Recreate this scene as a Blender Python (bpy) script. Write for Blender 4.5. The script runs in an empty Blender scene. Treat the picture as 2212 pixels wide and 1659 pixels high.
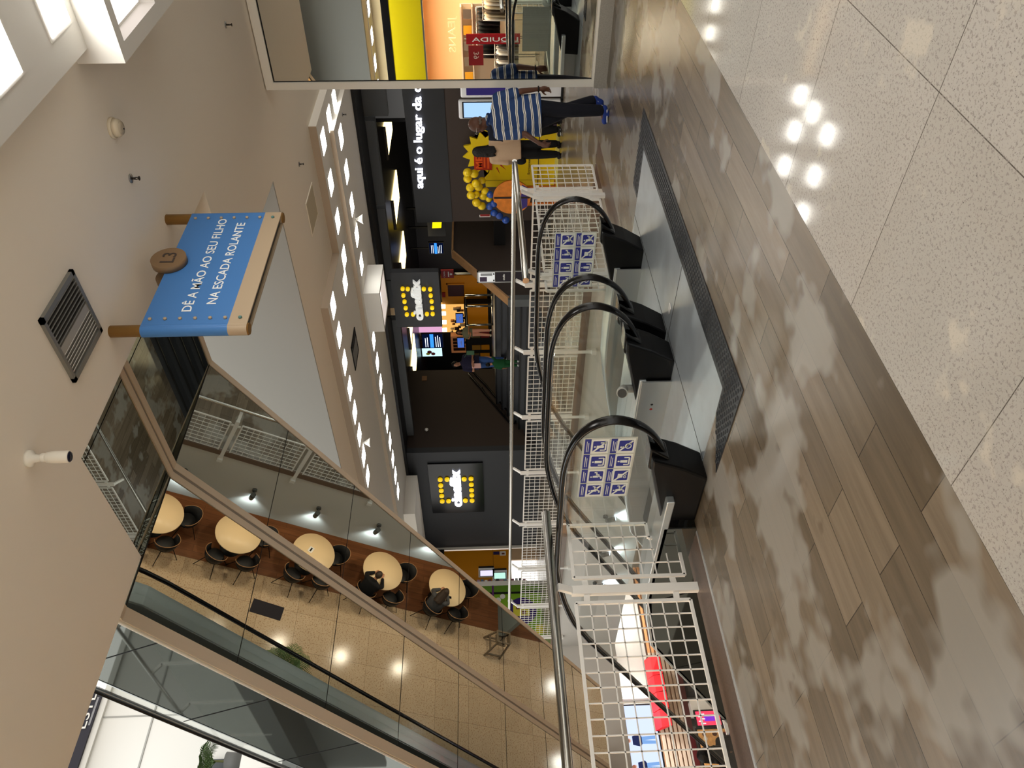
import bpy, bmesh, math, random
from mathutils import Vector, Matrix

random.seed(11)
SC = bpy.context.scene
COL = SC.collection
PI = math.pi

# ------------------------------------------------------------------ camera
cam_data = bpy.data.cameras.new('camera')
cam = bpy.data.objects.new('camera', cam_data)
COL.objects.link(cam)
SC.camera = cam
cam_data.sensor_fit = 'HORIZONTAL'
cam_data.sensor_width = 36.0
cam_data.lens = 1654.0 / 2212.0 * 36.0
cam_data.clip_start = 0.05
cam_data.clip_end = 200
_yaw, _pit, _rol = math.radians(45.04), math.radians(-1.956), math.radians(-1.347)
_fw = Vector((math.cos(_yaw) * math.cos(_pit), math.sin(_yaw) * math.cos(_pit), math.sin(_pit)))
_r = Vector((math.sin(_yaw), -math.cos(_yaw), 0))
_u = _r.cross(_fw)
_ri = math.cos(_rol) * _r + math.sin(_rol) * _u        # right of the upright view
_up = -math.sin(_rol) * _r + math.cos(_rol) * _u       # up of the upright view
# the phone was held sideways: the picture's right is the world's down
_M = Matrix(((-_up.x, _ri.x, -_fw.x), (-_up.y, _ri.y, -_fw.y), (-_up.z, _ri.z, -_fw.z)))
cam.matrix_world = Matrix.Translation((0, 0, 1.6)) @ _M.to_4x4()

# ------------------------------------------------------------------ world, view
SC.view_settings.view_transform = 'Standard'
SC.view_settings.look = 'None'
SC.view_settings.exposure = 0.68
SC.view_settings.gamma = 1.0
SC.view_settings.use_curve_mapping = False
W = bpy.data.worlds.new('world')
SC.world = W
W.use_nodes = True
W.node_tree.nodes['Background'].inputs[0].default_value = (1.0, 0.96, 0.9, 1)
W.node_tree.nodes['Background'].inputs[1].default_value = 1.15
SC.cycles.transparent_max_bounces = 40
SC.cycles.caustics_reflective = False
SC.cycles.caustics_refractive = False
SC.cycles.sample_clamp_indirect = 6.0

def area_light(name, loc, sx, sy, power, color=(1, 1, 1), rot=(0, 0, 0)):
    L = bpy.data.lights.new(name, 'AREA')
    L.shape = 'RECTANGLE'
    L.size, L.size_y = sx, sy
    L.energy = power
    L.color = color
    o = bpy.data.objects.new(name, L)
    o.location = loc
    o.rotation_euler = rot
    COL.objects.link(o)
    return o

def spot_light(name, loc, target, power, color=(1, 1, 1), angle=70, blend=0.6, r=0.04):
    L = bpy.data.lights.new(name, 'SPOT')
    L.energy = power
    L.color = color
    L.spot_size = math.radians(angle)
    L.spot_blend = blend
    L.shadow_soft_size = r
    o = bpy.data.objects.new(name, L)
    o.location = loc
    d = Vector(target) - Vector(loc)
    o.rotation_euler = d.to_track_quat('-Z', 'Y').to_euler()
    COL.objects.link(o)
    return o

# ------------------------------------------------------------------ colours, materials
def lin(c):
    c = c / 255.0
    return c / 12.92 if c <= 0.04045 else ((c + 0.055) / 1.055) ** 2.4

def rgb(r, g, b):
    return (lin(r), lin(g), lin(b), 1.0)

MATS = {}

def mat(name, col=(200, 200, 200), rough=0.5, metal=0.0, spec=0.28, emit=None, es=0.0, noise=0.0, nscale=6.0, bump=0.0, coat=0.0):
    if name in MATS:
        return MATS[name]
    m = bpy.data.materials.new(name)
    m.use_nodes = True
    nt = m.node_tree
    b = nt.nodes['Principled BSDF']
    b.inputs['Base Color'].default_value = rgb(*col)
    b.inputs['Roughness'].default_value = rough
    b.inputs['Metallic'].default_value = metal
    b.inputs['Specular IOR Level'].default_value = spec
    if coat:
        b.inputs['Coat Weight'].default_value = coat
        b.inputs['Coat Roughness'].default_value = 0.05
    if emit:
        b.inputs['Emission Color'].default_value = rgb(*emit)
        b.inputs['Emission Strength'].default_value = es
    if noise or bump:
        tc = nt.nodes.new('ShaderNodeTexCoord')
        n = nt.nodes.new('ShaderNodeTexNoise')
        n.inputs['Scale'].default_value = nscale
        n.inputs['Detail'].default_value = 4
        nt.links.new(tc.outputs['Object'], n.inputs['Vector'])
        if noise:
            mx = nt.nodes.new('ShaderNodeMix')
            mx.data_type = 'RGBA'
            c = rgb(*col)
            mx.inputs[6].default_value = (c[0] * (1 - noise), c[1] * (1 - noise), c[2] * (1 - noise), 1)
            mx.inputs[7].default_value = (min(1, c[0] * (1 + noise)), min(1, c[1] * (1 + noise)), min(1, c[2] * (1 + noise)), 1)
            nt.links.new(n.outputs['Fac'], mx.inputs[0])
            nt.links.new(mx.outputs[2], b.inputs['Base Color'])
        if bump:
            bp = nt.nodes.new('ShaderNodeBump')
            bp.inputs['Strength'].default_value = bump
            bp.inputs['Distance'].default_value = 0.01
            nt.links.new(n.outputs['Fac'], bp.inputs['Height'])
            nt.links.new(bp.outputs['Normal'], b.inputs['Normal'])
    MATS[name] = m
    return m

def emat(name, col, strength):
    if name in MATS:
        return MATS[name]
    m = bpy.data.materials.new(name)
    m.use_nodes = True
    nt = m.node_tree
    nt.nodes.clear()
    o = nt.nodes.new('ShaderNodeOutputMaterial')
    e = nt.nodes.new('ShaderNodeEmission')
    e.inputs[0].default_value = rgb(*col)
    e.inputs[1].default_value = strength
    nt.links.new(e.outputs[0], o.inputs[0])
    MATS[name] = m
    return m

def mirror_mat(name, col, rough=0.0, mix=None, base=(30, 34, 36)):
    if name in MATS:
        return MATS[name]
    m = bpy.data.materials.new(name)
    m.use_nodes = True
    nt = m.node_tree
    nt.nodes.clear()
    o = nt.nodes.new('ShaderNodeOutputMaterial')
    g = nt.nodes.new('ShaderNodeBsdfGlossy')
    g.inputs['Color'].default_value = rgb(*col)
    g.inputs['Roughness'].default_value = rough
    if mix is None:
        nt.links.new(g.outputs[0], o.inputs[0])
    else:
        d = nt.nodes.new('ShaderNodeBsdfDiffuse')
        d.inputs['Color'].default_value = rgb(*base)
        s = nt.nodes.new('ShaderNodeMixShader')
        s.inputs[0].default_value = mix
        nt.links.new(d.outputs[0], s.inputs[1])
        nt.links.new(g.outputs[0], s.inputs[2])
        nt.links.new(s.outputs[0], o.inputs[0])
    MATS[name] = m
    return m

def glass_mat(name, tint, ior=1.45):
    # thin pane: tinted see-through plus the surface reflection
    if name in MATS:
        return MATS[name]
    m = bpy.data.materials.new(name)
    m.use_nodes = True
    nt = m.node_tree
    nt.nodes.clear()
    o = nt.nodes.new('ShaderNodeOutputMaterial')
    t = nt.nodes.new('ShaderNodeBsdfTransparent')
    t.inputs[0].default_value = rgb(*tint)
    g = nt.nodes.new('ShaderNodeBsdfGlossy')
    g.inputs['Roughness'].default_value = 0.0
    fr = nt.nodes.new('ShaderNodeFresnel')
    ge = nt.nodes.new('ShaderNodeNewGeometry')
    mm = nt.nodes.new('ShaderNodeMath')
    mm.operation = 'MULTIPLY_ADD'
    mm.inputs[1].default_value = 1.0 / ior - ior
    mm.inputs[2].default_value = ior
    nt.links.new(ge.outputs['Backfacing'], mm.inputs[0])
    nt.links.new(mm.outputs[0], fr.inputs[0])
    s = nt.nodes.new('ShaderNodeMixShader')
    nt.links.new(fr.outputs[0], s.inputs[0])
    nt.links.new(t.outputs[0], s.inputs[1])
    nt.links.new(g.outputs[0], s.inputs[2])
    nt.links.new(s.outputs[0], o.inputs[0])
    MATS[name] = m
    return m

# ------------------------------------------------------------------ mesh builder
class MB:
    def __init__(self):
        self.v = []
        self.f = []
        self.s = []

    def add(self, vs, fs, smooth=False):
        o = len(self.v)
        self.v += [tuple(p) for p in vs]
        for f in fs:
            self.f.append(tuple(i + o for i in f))
            self.s.append(smooth)
        return self

    def box(self, x0, x1, y0, y1, z0, z1):
        vs = [(x, y, z) for z in (z0, z1) for y in (y0, y1) for x in (x0, x1)]
        return self.add(vs, [(0, 2, 3, 1), (4, 5, 7, 6), (0, 1, 5, 4), (2, 6, 7, 3), (0, 4, 6, 2), (1, 3, 7, 5)])

    def obox(self, c, ax, ay, az, hx, hy, hz):
        c, ax, ay, az = Vector(c), Vector(ax).normalized(), Vector(ay).normalized(), Vector(az).normalized()
        vs = [c + ax * hx * x + ay * hy * y + az * hz * z for z in (-1, 1) for y in (-1, 1) for x in (-1, 1)]
        return self.add(vs, [(0, 2, 3, 1), (4, 5, 7, 6), (0, 1, 5, 4), (2, 6, 7, 3), (0, 4, 6, 2), (1, 3, 7, 5)])

    def bar(self, p0, p1, w, h, up=(0, 0, 1)):
        p0, p1 = Vector(p0), Vector(p1)
        d = (p1 - p0)
        L = d.length
        d.normalize()
        s = d.cross(Vector(up))
        if s.length < 1e-4:
            s = d.cross(Vector((1, 0, 0)))
        s.normalize()
        t = s.cross(d)
        return self.obox((p0 + p1) / 2, d, s, t, L / 2, w / 2, h / 2)

    def prism(self, pts, vec):
        # closed outline (3-D, planar) extruded by vec
        n = len(pts)
        vec = Vector(vec)
        a = [Vector(p) for p in pts]
        b = [p + vec for p in a]
        fs = [tuple(range(n))[::-1], tuple(range(n, 2 * n))]
        fs += [(i, (i + 1) % n, n + (i + 1) % n, n + i) for i in range(n)]
        return self.add(a + b, fs)

    def ring(self, c, ax, ay, rx, ry, n):
        c, ax, ay = Vector(c), Vector(ax), Vector(ay)
        return [c + ax * rx * math.cos(2 * PI * i / n) + ay * ry * math.sin(2 * PI * i / n) for i in range(n)]

    def loft(self, rings, cap=True, closed=False):
        n = len(rings[0])
        vs = [p for r in rings for p in r]
        fs = []
        m = len(rings)
        for j in range(m if closed else m - 1):
            k = (j + 1) % m
            for i in range(n):
                fs.append((j * n + i, j * n + (i + 1) % n, k * n + (i + 1) % n, k * n + i))
        o = len(self.v)
        self.add(vs, fs, True)
        if cap and not closed:
            self.f.append(tuple(o + i for i in range(n))[::-1])
            self.s.append(False)
            self.f.append(tuple(o + (m - 1) * n + i for i in range(n)))
            self.s.append(False)
        return self

    def tube(self, pts, r, n=8, closed=False, ry=None, side=None):
        pts = [Vector(p) for p in pts]
        rings = []
        m = len(pts)
        prev = None
        for i, p in enumerate(pts):
            a = pts[(i - 1) % m] if (closed or i > 0) else p
            b = pts[(i + 1) % m] if (closed or i < m - 1) else p
            d = (b - a).normalized()
            if side is not None:
                s = Vector(side)
                s = (s - d * s.dot(d)).normalized()
            elif prev is None:
                s = d.cross(Vector((0, 0, 1)))
                if s.length < 1e-3:
                    s = d.cross(Vector((1, 0, 0)))
                s.normalize()
            else:
                s = (prev - d * prev.dot(d)).normalized()
            prev = s
            t = d.cross(s)
            rr = r[i] if isinstance(r, (list, tuple)) else r
            rings.append(self.ring(p, s, t, rr, (ry if ry else rr), n))
        return self.loft(rings, True, closed)

    def cyl(self, p0, p1, r, n=12, r1=None):
        return self.tube([p0, p1], [r, r if r1 is None else r1], n)

    def lathe(self, prof, c, axis=(0, 0, 1), n=20):
        c, w = Vector(c), Vector(axis).normalized()
        u = w.cross(Vector((1, 0, 0)))
        if u.length < 1e-3:
            u = w.cross(Vector((0, 1, 0)))
        u.normalize()
        v = w.cross(u)
        return self.loft([self.ring(c + w * h, u, v, max(r, 1e-4), max(r, 1e-4), n) for r, h in prof])

    def ball(self, c, r, n=12, m=8, sx=1, sy=1, sz=1, M=None):
        c = Vector(c)
        M = M or Matrix.Identity(3)
        vs = [c + M @ Vector((0, 0, -r * sz))]
        for j in range(1, m):
            a = -PI / 2 + PI * j / m
            for i in range(n):
                b = 2 * PI * i / n
                vs.append(c + M @ Vector((r * sx * math.cos(a) * math.cos(b), r * sy * math.cos(a) * math.sin(b), r * sz * math.sin(a))))
        vs.append(c + M @ Vector((0, 0, r * sz)))
        fs = []
        for i in range(n):
            fs.append((0, 1 + (i + 1) % n, 1 + i))
            fs.append((len(vs) - 1, 1 + (m - 2) * n + i, 1 + (m - 2) * n + (i + 1) % n))
            for j in range(m - 2):
                a, b = 1 + j * n + i, 1 + j * n + (i + 1) % n
                fs.append((a, b, b + n, a + n))
        return self.add(vs, fs, True)

    def cap(self, p0, r0, p1, r1, n=10):
        # tapered capsule (closed)
        p0, p1 = Vector(p0), Vector(p1)
        d = (p1 - p0)
        L = d.length
        if L < 1e-6:
            return self.ball(p0, r0, n, 8)
        d.normalize()
        s = d.cross(Vector((0, 0, 1)))
        if s.length < 1e-3:
            s = d.cross(Vector((1, 0, 0)))
        s.normalize()
        t = s.cross(d)
        rings = []
        for a in (-88, -60, -30, 0):
            a = math.radians(a)
            rings.append(self.ring(p0 + d * r0 * math.sin(a), s, t, max(r0 * math.cos(a), 1e-4), max(r0 * math.cos(a), 1e-4), n))
        for a in (0, 30, 60, 88):
            a = math.radians(a)
            rings.append(self.ring(p1 + d * r1 * math.sin(a), s, t, max(r1 * math.cos(a), 1e-4), max(r1 * math.cos(a), 1e-4), n))
        return self.loft(rings)

    def mesh(self, name, off=(0, 0, 0)):
        me = bpy.data.meshes.new(name)
        ox, oy, oz = off
        me.from_pydata([(x - ox, y - oy, z - oz) for x, y, z in self.v], [], self.f)
        me.polygons.foreach_set('use_smooth', self.s)
        bm = bmesh.new()
        bm.from_mesh(me)
        bmesh.ops.recalc_face_normals(bm, faces=bm.faces)
        bm.to_mesh(me)
        bm.free()
        me.update()
        return me

def world_loc(o):
    v = Vector((0, 0, 0))
    while o is not None:
        v += Vector(o.location)
        o = o.parent
    return v

def thing(name, label, cat, loc=(0, 0, 0), group=None):
    o = bpy.data.objects.new(name, None)
    o.empty_display_size = 0.1
    COL.objects.link(o)
    o.location = loc
    o['label'] = label
    o['category'] = cat
    if group:
        o['group'] = group
    return o

def part(name, mb, m, parent=None, bevel=0.0, label=None, local=False, kind=None, mods=None):
    """one mesh object; coordinates are world ones unless local=True"""
    off = Vector((0, 0, 0))
    if parent is not None and not local:
        off = world_loc(parent)
    me = mb.mesh(name, off)
    o = bpy.data.objects.new(name, me)
    COL.objects.link(o)
    for mm in (m if isinstance(m, (list, tuple)) else [m]):
        me.materials.append(mm)
    if parent is not None:
        o.parent = parent
    if bevel:
        b = o.modifiers.new('bevel', 'BEVEL')
        b.width = bevel
        b.segments = 2
        b.limit_method = 'ANGLE'
    if label:
        o['label'] = label
    if kind:
        o['kind'] = kind
    return o

def solo(name, label, cat, mb, m, bevel=0.0, group=None):
    """a thing that is one mesh; its origin is put at the mesh's base"""
    xs = [p[0] for p in mb.v]
    ys = [p[1] for p in mb.v]
    zs = [p[2] for p in mb.v]
    off = ((min(xs) + max(xs)) / 2, (min(ys) + max(ys)) / 2, min(zs))
    me = mb.mesh(name, off)
    o = bpy.data.objects.new(name, me)
    o.location = off
    COL.objects.link(o)
    for mm in (m if isinstance(m, (list, tuple)) else [m]):
        me.materials.append(mm)
    if bevel:
        b = o.modifiers.new('bevel', 'BEVEL')
        b.width = bevel
        b.segments = 2
        b.limit_method = 'ANGLE'
    o['label'] = label
    o['category'] = cat
    if group:
        o['group'] = group
    return o

def struct(name, mb, m):
    o = part(name, mb, m)
    o['kind'] = 'structure'
    return o

def clone(o, loc=None, rz=None, label=None, parent=None):
    c = o.copy()
    COL.objects.link(c)
    if parent is not None:
        c.parent = parent
    if loc is not None:
        c.location = loc
    if rz is not None:
        c.rotation_euler = (0, 0, rz)
    if label:
        c['label'] = label
    for ch in list(o.children):
        clone(ch, parent=c)
    return c

_txt = {}

def text_mb(s, size, origin, right, up, depth=0.004, bold=0.0, width=None, align='CENTER', spacing=1.0):
    """lettering as real mesh: origin = centre (or left end) of the base line, width scales it to fit"""
    cu = bpy.data.curves.new('text', 'FONT')
    cu.body = s
    cu.size = 1.0
    cu.offset = bold
    cu.extrude = 0.5
    cu.space_character = spacing
    cu.align_x = 'LEFT'
    cu.resolution_u = 3
    ob = bpy.data.objects.new('text', cu)
    COL.objects.link(ob)
    dg = bpy.context.evaluated_depsgraph_get()
    me = bpy.data.meshes.new_from_object(ob.evaluated_get(dg))
    xs = [v.co.x for v in me.vertices] or [0, 1]
    x0, x1 = min(xs), max(xs)
    kx = (width / (x1 - x0)) if width else size
    right, up = Vector(right).normalized(), Vector(up).normalized()
    nrm = right.cross(up)
    origin = Vector(origin)
    dx = -(x1 + x0) / 2 * kx if align == 'CENTER' else -x0 * kx
    mb = MB()
    mb.add([origin + right * (v.co.x * kx + dx) + up * (v.co.y * size) + nrm * ((v.co.z + 0.5) * depth) for v in me.vertices], [tuple(p.vertices) for p in me.polygons])
    bpy.data.objects.remove(ob)
    bpy.data.curves.remove(cu)
    bpy.data.meshes.remove(me)
    return mb

def remesh(name, mb, m, parent, vox=0.012, smooth=4, label=None, local=True):
    """melts overlapping closed shapes into one continuous surface"""
    o = part(name, mb, m, parent, label=label, local=local)
    r = o.modifiers.new('remesh', 'REMESH')
    r.mode = 'VOXEL'
    r.voxel_size = vox
    s = o.modifiers.new('smooth', 'SMOOTH')
    s.factor = 0.5
    s.iterations = smooth
    dg = bpy.context.evaluated_depsgraph_get()
    me = bpy.data.meshes.new_from_object(o.evaluated_get(dg))
    o.modifiers.clear()
    old = o.data
    o.data = me
    me.name = name
    bpy.data.meshes.remove(old)
    me.polygons.foreach_set('use_smooth', [True] * len(me.polygons))
    me.update()
    return o
# ------------------------------------------------------------------ procedural floor materials
def brick_floor(name, c1, c2, mortar, bw, rh, off, loc, ms, rough, streak, offset=0.37, freq=2, specks=None, bias=0.0, stain=0.35):
    m = bpy.data.materials.new(name)
    m.use_nodes = True
    nt = m.node_tree
    N, L = nt.nodes, nt.links
    b = N['Principled BSDF']
    tc = N.new('ShaderNodeTexCoord')
    mp = N.new('ShaderNodeMapping')
    mp.inputs['Location'].default_value = loc
    L.new(tc.outputs['Object'], mp.inputs['Vector'])
    br = N.new('ShaderNodeTexBrick')
    br.offset = offset
    br.offset_frequency = freq
    br.inputs['Scale'].default_value = 1.0
    br.inputs['Brick Width'].default_value = bw
    br.inputs['Row Height'].default_value = rh
    br.inputs['Mortar Size'].default_value = ms
    br.inputs['Mortar Smooth'].default_value = 0.0
    br.inputs['Bias'].default_value = bias
    br.inputs['Color1'].default_value = rgb(*c1)
    br.inputs['Color2'].default_value = rgb(*c2)
    br.inputs['Mortar'].default_value = rgb(*mortar)
    L.new(mp.outputs[0], br.inputs['Vector'])
    # grain stretched along the board
    mp2 = N.new('ShaderNodeMapping')
    mp2.inputs['Scale'].default_value = streak
    L.new(tc.outputs['Object'], mp2.inputs['Vector'])
    n1 = N.new('ShaderNodeTexNoise')
    n1.inputs['Scale'].default_value = 1.0
    n1.inputs['Detail'].default_value = 6
    n1.inputs['Roughness'].default_value = 0.65
    L.new(mp2.outputs[0], n1.inputs['Vector'])
    r1 = N.new('ShaderNodeValToRGB')
    r1.color_ramp.elements[0].position = 0.3
    r1.color_ramp.elements[0].color = (1 - stain, 1 - stain, 1 - stain, 1)
    r1.color_ramp.elements[1].position = 0.7
    r1.color_ramp.elements[1].color = (1 + 0.0, 1, 1, 1)
    L.new(n1.outputs['Fac'], r1.inputs[0])
    mx = N.new('ShaderNodeMix')
    mx.data_type = 'RGBA'
    mx.blend_type = 'MULTIPLY'
    mx.inputs[0].default_value = 1.0
    L.new(br.outputs['Color'], mx.inputs[6])
    L.new(r1.outputs[0], mx.inputs[7])
    out = mx.outputs[2]
    if specks:
        for sc, pos, col, amt in specks:
            n2 = N.new('ShaderNodeTexNoise')
            n2.inputs['Scale'].default_value = sc
            n2.inputs['Detail'].default_value = 3
            n2.inputs['Roughness'].default_value = 0.6
            L.new(tc.outputs['Object'], n2.inputs['Vector'])
            r2 = N.new('ShaderNodeValToRGB')
            r2.color_ramp.elements[0].position = pos
            r2.color_ramp.elements[0].color = (0, 0, 0, 1)
            r2.color_ramp.elements[1].position = pos + 0.06
            r2.color_ramp.elements[1].color = (amt, amt, amt, 1)
            L.new(n2.outputs['Fac'], r2.inputs[0])
            m2 = N.new('ShaderNodeMix')
            m2.data_type = 'RGBA'
            m2.inputs[7].default_value = rgb(*col)
            L.new(r2.outputs[0], m2.inputs[0])
            L.new(out, m2.inputs[6])
            out = m2.outputs[2]
    L.new(out, b.inputs['Base Color'])
    b.inputs['Roughness'].default_value = rough
    bp = N.new('ShaderNodeBump')
    bp.inputs['Strength'].default_value = 0.25
    bp.inputs['Distance'].default_value = 0.002
    L.new(br.outputs['Fac'], bp.inputs['Height'])
    bp.invert = True
    L.new(bp.outputs[0], b.inputs['Normal'])
    MATS[name] = m
    return m

wood_floor = brick_floor('wood look floor tile', (134, 120, 102), (98, 86, 70), (58, 48, 38), 1.2, 0.22, 0, (0.35, -2.11 + 0.22 * 20, 0), 0.0022, 0.27,
                         (1.1, 13, 1), specks=[(1.3, 0.52, (146, 142, 134), 0.75), (3.1, 0.66, (84, 72, 58), 0.5)])
granite = brick_floor('light granite', (186, 182, 176), (177, 173, 166), (96, 92, 86), 0.98, 0.98, 0, (0.40, 0.805, 0), 0.0022, 0.07,
                      (2, 2, 1), offset=0.0, stain=0.08, specks=[(75, 0.55, (150, 145, 140), 0.9), (120, 0.62, (96, 92, 90), 0.9), (3.0, 0.62, (216, 208, 190), 0.4)])
granite_warm = brick_floor('beige granite', (196, 172, 142), (186, 162, 132), (110, 90, 68), 1.0, 1.0, 0, (0, 0.1, 0), 0.003, 0.12,
                           (2, 2, 1), offset=0.0, stain=0.12, specks=[(28, 0.56, (148, 112, 76), 0.8), (60, 0.60, (120, 92, 62), 0.7)])
wood_lower = brick_floor('dark wood boards', (132, 86, 54), (104, 64, 40), (48, 30, 20), 1.6, 0.2, 0, (0, 0, 0), 0.003, 0.3, (13, 1.2, 1), stain=0.4)
# boards of the lower floor run across the walkway
for _n in wood_lower.node_tree.nodes:
    if _n.type == 'MAPPING' and _n.inputs['Scale'].default_value[0] == 1.0:
        _n.inputs['Rotation'].default_value = (0, 0, PI / 2)
granite_brown = mat('brown granite curb', (96, 78, 68), 0.3, noise=0.55, nscale=70)
granite_grey = mat('grey granite plinth', (150, 146, 138), 0.4, noise=0.35, nscale=90)

ceil_white = mat('warm white plaster', (240, 231, 216), 0.85)
ceil_near = mat('white plaster', (236, 232, 224), 0.85)
white_paint = mat('white paint', (226, 224, 218), 0.5)
fascia_white = mat('off white fascia', (206, 204, 198), 0.55)
dark_grey_wall = mat('dark grey wall', (52, 54, 58), 0.6)
brown_wall = mat('dark brown wall', (58, 48, 43), 0.7)
black_wall = mat('black wall', (20, 21, 24), 0.45)
black_gloss = mat('black gloss', (14, 15, 18), 0.2)
black_m = mat('matt black', (12, 12, 13), 0.6)
steel = mat('brushed steel', (190, 188, 182), 0.22, 1.0)
steel_dull = mat('dull steel', (150, 150, 148), 0.4, 1.0)
white_metal = mat('white coated metal', (232, 230, 224), 0.4)
alu = mat('satin aluminium', (205, 207, 206), 0.35, 0.8)
rubber = mat('black rubber', (6, 6, 7), 0.2, spec=0.35)
black_plastic = mat('black plastic', (7, 7, 8), 0.38, spec=0.2)
soffit_mirror = mirror_mat('tinted mirror panel', (168, 172, 166), 0.0)
soffit_side = mirror_mat('grey gloss panel', (150, 156, 152), 0.03, mix=0.5, base=(56, 58, 56))
wall_mirror = mirror_mat('clear mirror', (236, 236, 230), 0.0)
esc_glass = glass_mat('escalator glass', (251, 253, 252))
beige_trim = mat('beige painted trim', (214, 202, 184), 0.5)
yellow_paint = mat('yellow paint', (226, 196, 20), 0.4)
orange_yellow = mat('amber yellow panel', (196, 128, 8), 0.5)
lamp_glow = emat('lamp diffuser', (255, 252, 244), 11.0)

def BX(*a):
    return MB().box(*a)

# ------------------------------------------------------------------ the floors
struct('floor', BX(-4, 9.65, 2.11, 4.97, -0.3, 0).box(9.65, 20, 2.11, 4.97, -0.3, 0).box(9.65, 15.2, 4.97, 23, -0.3, 0).box(-8, 0.2, 4.97, 23, -0.3, 0).box(0.2, 9.65, 19.8, 23, -0.3, 0), wood_floor)
struct('floor', BX(-4, 20, -4, 2.11, -0.3, 0), granite)
struct('trim_1', BX(-8, 3.31, 4.96, 4.985, -0.05, 0.006), alu)
struct('trim_2', BX(-8, 3.33, 4.985, 5.36, -0.3, -0.004).box(6.86, 9.65, 4.985, 5.36, -0.3, -0.004), granite_brown)
struct('wall_near_fascia', BX(-8, 3.3, 5.33, 5.352, -1.7, -0.3).box(6.86, 9.6, 5.33, 5.352, -1.7, -0.3), fascia_white)
struct('wall_right_fascia', BX(9.62, 9.66, 5.36, 19.8, -1.75, 0.0), fascia_white)
struct('trim_3', BX(9.58, 9.63, 5.36, 19.8, -0.12, 0.012), mat('brown wood edge', (112, 92, 78), 0.5))
struct('wall_far_fascia', BX(0.2, 9.62, 19.78, 19.82, -1.75, 0.0), fascia_white)
struct('ceiling_lower', BX(-8, 9.6, -8, 5.33, -1.7, -0.3).box(9.66, 27, -8, 23, -1.7, -0.3).box(-8, 0.2, 5.33, 23, -1.7, -0.3).box(0.2, 9.62, 19.82, 23, -1.7, -0.3), ceil_near)
struct('floor_lower', BX(-8, 10.8, -6, 24, -6.3, -6).box(12.6, 16, -6, 24, -6.3, -6), granite_warm)
struct('floor_lower', BX(10.8, 12.6, -6, 16.45, -6.3, -5.999).box(10.8, 12.6, 16.45, 24, -6.3, -6.001), wood_lower)
struct('wall_lower_right', BX(14.5, 14.7, -6, 24, -6, -1.7), mat('tan wall', (150, 128, 100), 0.8))
struct('wall_lower_left', BX(-3.2, -3.0, -6, 24, -6, -1.7), mat('grey wall', (120, 122, 122), 0.8))
struct('wall_lower_far', BX(-3, 14.5, 22.75, 22.95, -6, -1.7), mat('kiosk back wall', (196, 194, 190), 0.7))
struct('wall_lower_glass', BX(10.6, 12.9, 16.9, 17.02, -6, -4.7), mat('grey low wall', (112, 124, 126), 0.35))

# ------------------------------------------------------------------ the ceiling over the walkway, notched for the upper escalators
struct('ceiling', BX(-8, 3.3, -8, 5.07, 4.25, 6.0).box(3.3, 6.6, -8, 3.9, 4.25, 6.0).box(6.6, 8.85, -8, 5.1, 4.25, 4.92).box(8.85, 11.3, -8, 7.95, 4.25, 6.0).box(8.85, 9.77, 7.95, 23, 4.25, 6.0).box(11.3, 20, -8, 5.58, 4.25, 6.0), ceil_white)
struct('ceiling_drop', BX(9.77, 11.3, 7.95, 23, 4.13, 4.7).box(11.3, 12.2, 5.58, 23, 4.13, 4.7).box(12.2, 14.4, 5.58, 6.1, 4.13, 4.7).box(12.2, 14.4, 6.1, 23, 4.05, 4.7), ceil_near)
struct('ceiling_bulkhead', BX(13.0, 14.4, 18.2, 23, 3.72, 4.06), ceil_near)
struct('trim_4', BX(9.765, 9.772, 7.95, 23, 4.13, 4.25).box(9.77, 11.3, 7.945, 7.952, 4.13, 4.25).box(11.295, 11.302, 5.58, 7.95, 4.13, 4.25).box(12.195, 12.202, 6.1, 23, 4.05, 4.13), mat('tan bulkhead', (190, 174, 154), 0.8))
struct('ceiling_panel_zone', BX(0.5, 5.2, -6, 2.01, 4.15, 4.26), white_paint)
struct('ceiling_box', BX(5.2, 5.29, -6, 2.11, 3.94, 4.26).box(5.29, 6.0, 2.0, 2.11, 3.94, 4.26).box(6.0, 6.6, -6, 2.11, 3.94, 4.26).box(5.29, 6.0, -6, 2.0, 4.06, 4.26), white_paint)
struct('wall_upper_fascia', BX(8.82, 8.85, 5.1, 23, 4.25, 7.4), mat('upper fascia grey', (150, 147, 140), 0.8))
struct('ceiling_black', BX(14.4, 15.2, 5.6, 17.4, 3.98, 4.3).box(14.4, 14.6, 17.4, 22.6, 3.98, 4.3), black_wall)

# ------------------------------------------------------------------ the cinema front
struct('wall_right', MB().prism([(15.33, 9.95, 0), (14.42, 4.4, 0), (14.62, 4.4, 0), (15.53, 9.95, 0)], (0, 0, 2.29)), brown_wall)
struct('wall_right_band', MB().prism([(15.31, 9.95, 2.29), (14.40, 4.4, 2.29), (14.62, 4.4, 2.29), (15.53, 9.95, 2.29)], (0, 0, 0.82)), black_wall)
struct('wall_left_cinema', BX(14.6, 14.8, 17.4, 22.45, 0, 4.0), dark_grey_wall)
struct('wall_stair_left', BX(14.8, 18.1, 17.4, 17.55, 0, 4.2), brown_wall)
struct('trim_5', BX(14.5, 14.62, 22.44, 22.54, 0, 4.0), white_metal)
struct('floor_lobby', BX(16.75, 27, 10, 27, 1.0, 1.3), mat('lobby floor', (40, 40, 42), 0.3))
struct('ceiling_lobby', BX(15.2, 27, 5.6, 27, 4.3, 4.5), mat('dark lobby ceiling', (30, 27, 30), 0.3))
struct('wall_lobby_back', BX(26.6, 26.8, 8, 27, 1.3, 4.3), black_wall)
struct('wall_lobby_left', BX(18.1, 26.6, 25.5, 25.6, 1.3, 4.3), black_wall)
struct('wall_lobby_right', BX(17.8, 26.6, 8.6, 8.7, 0, 4.3), black_wall)
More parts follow.
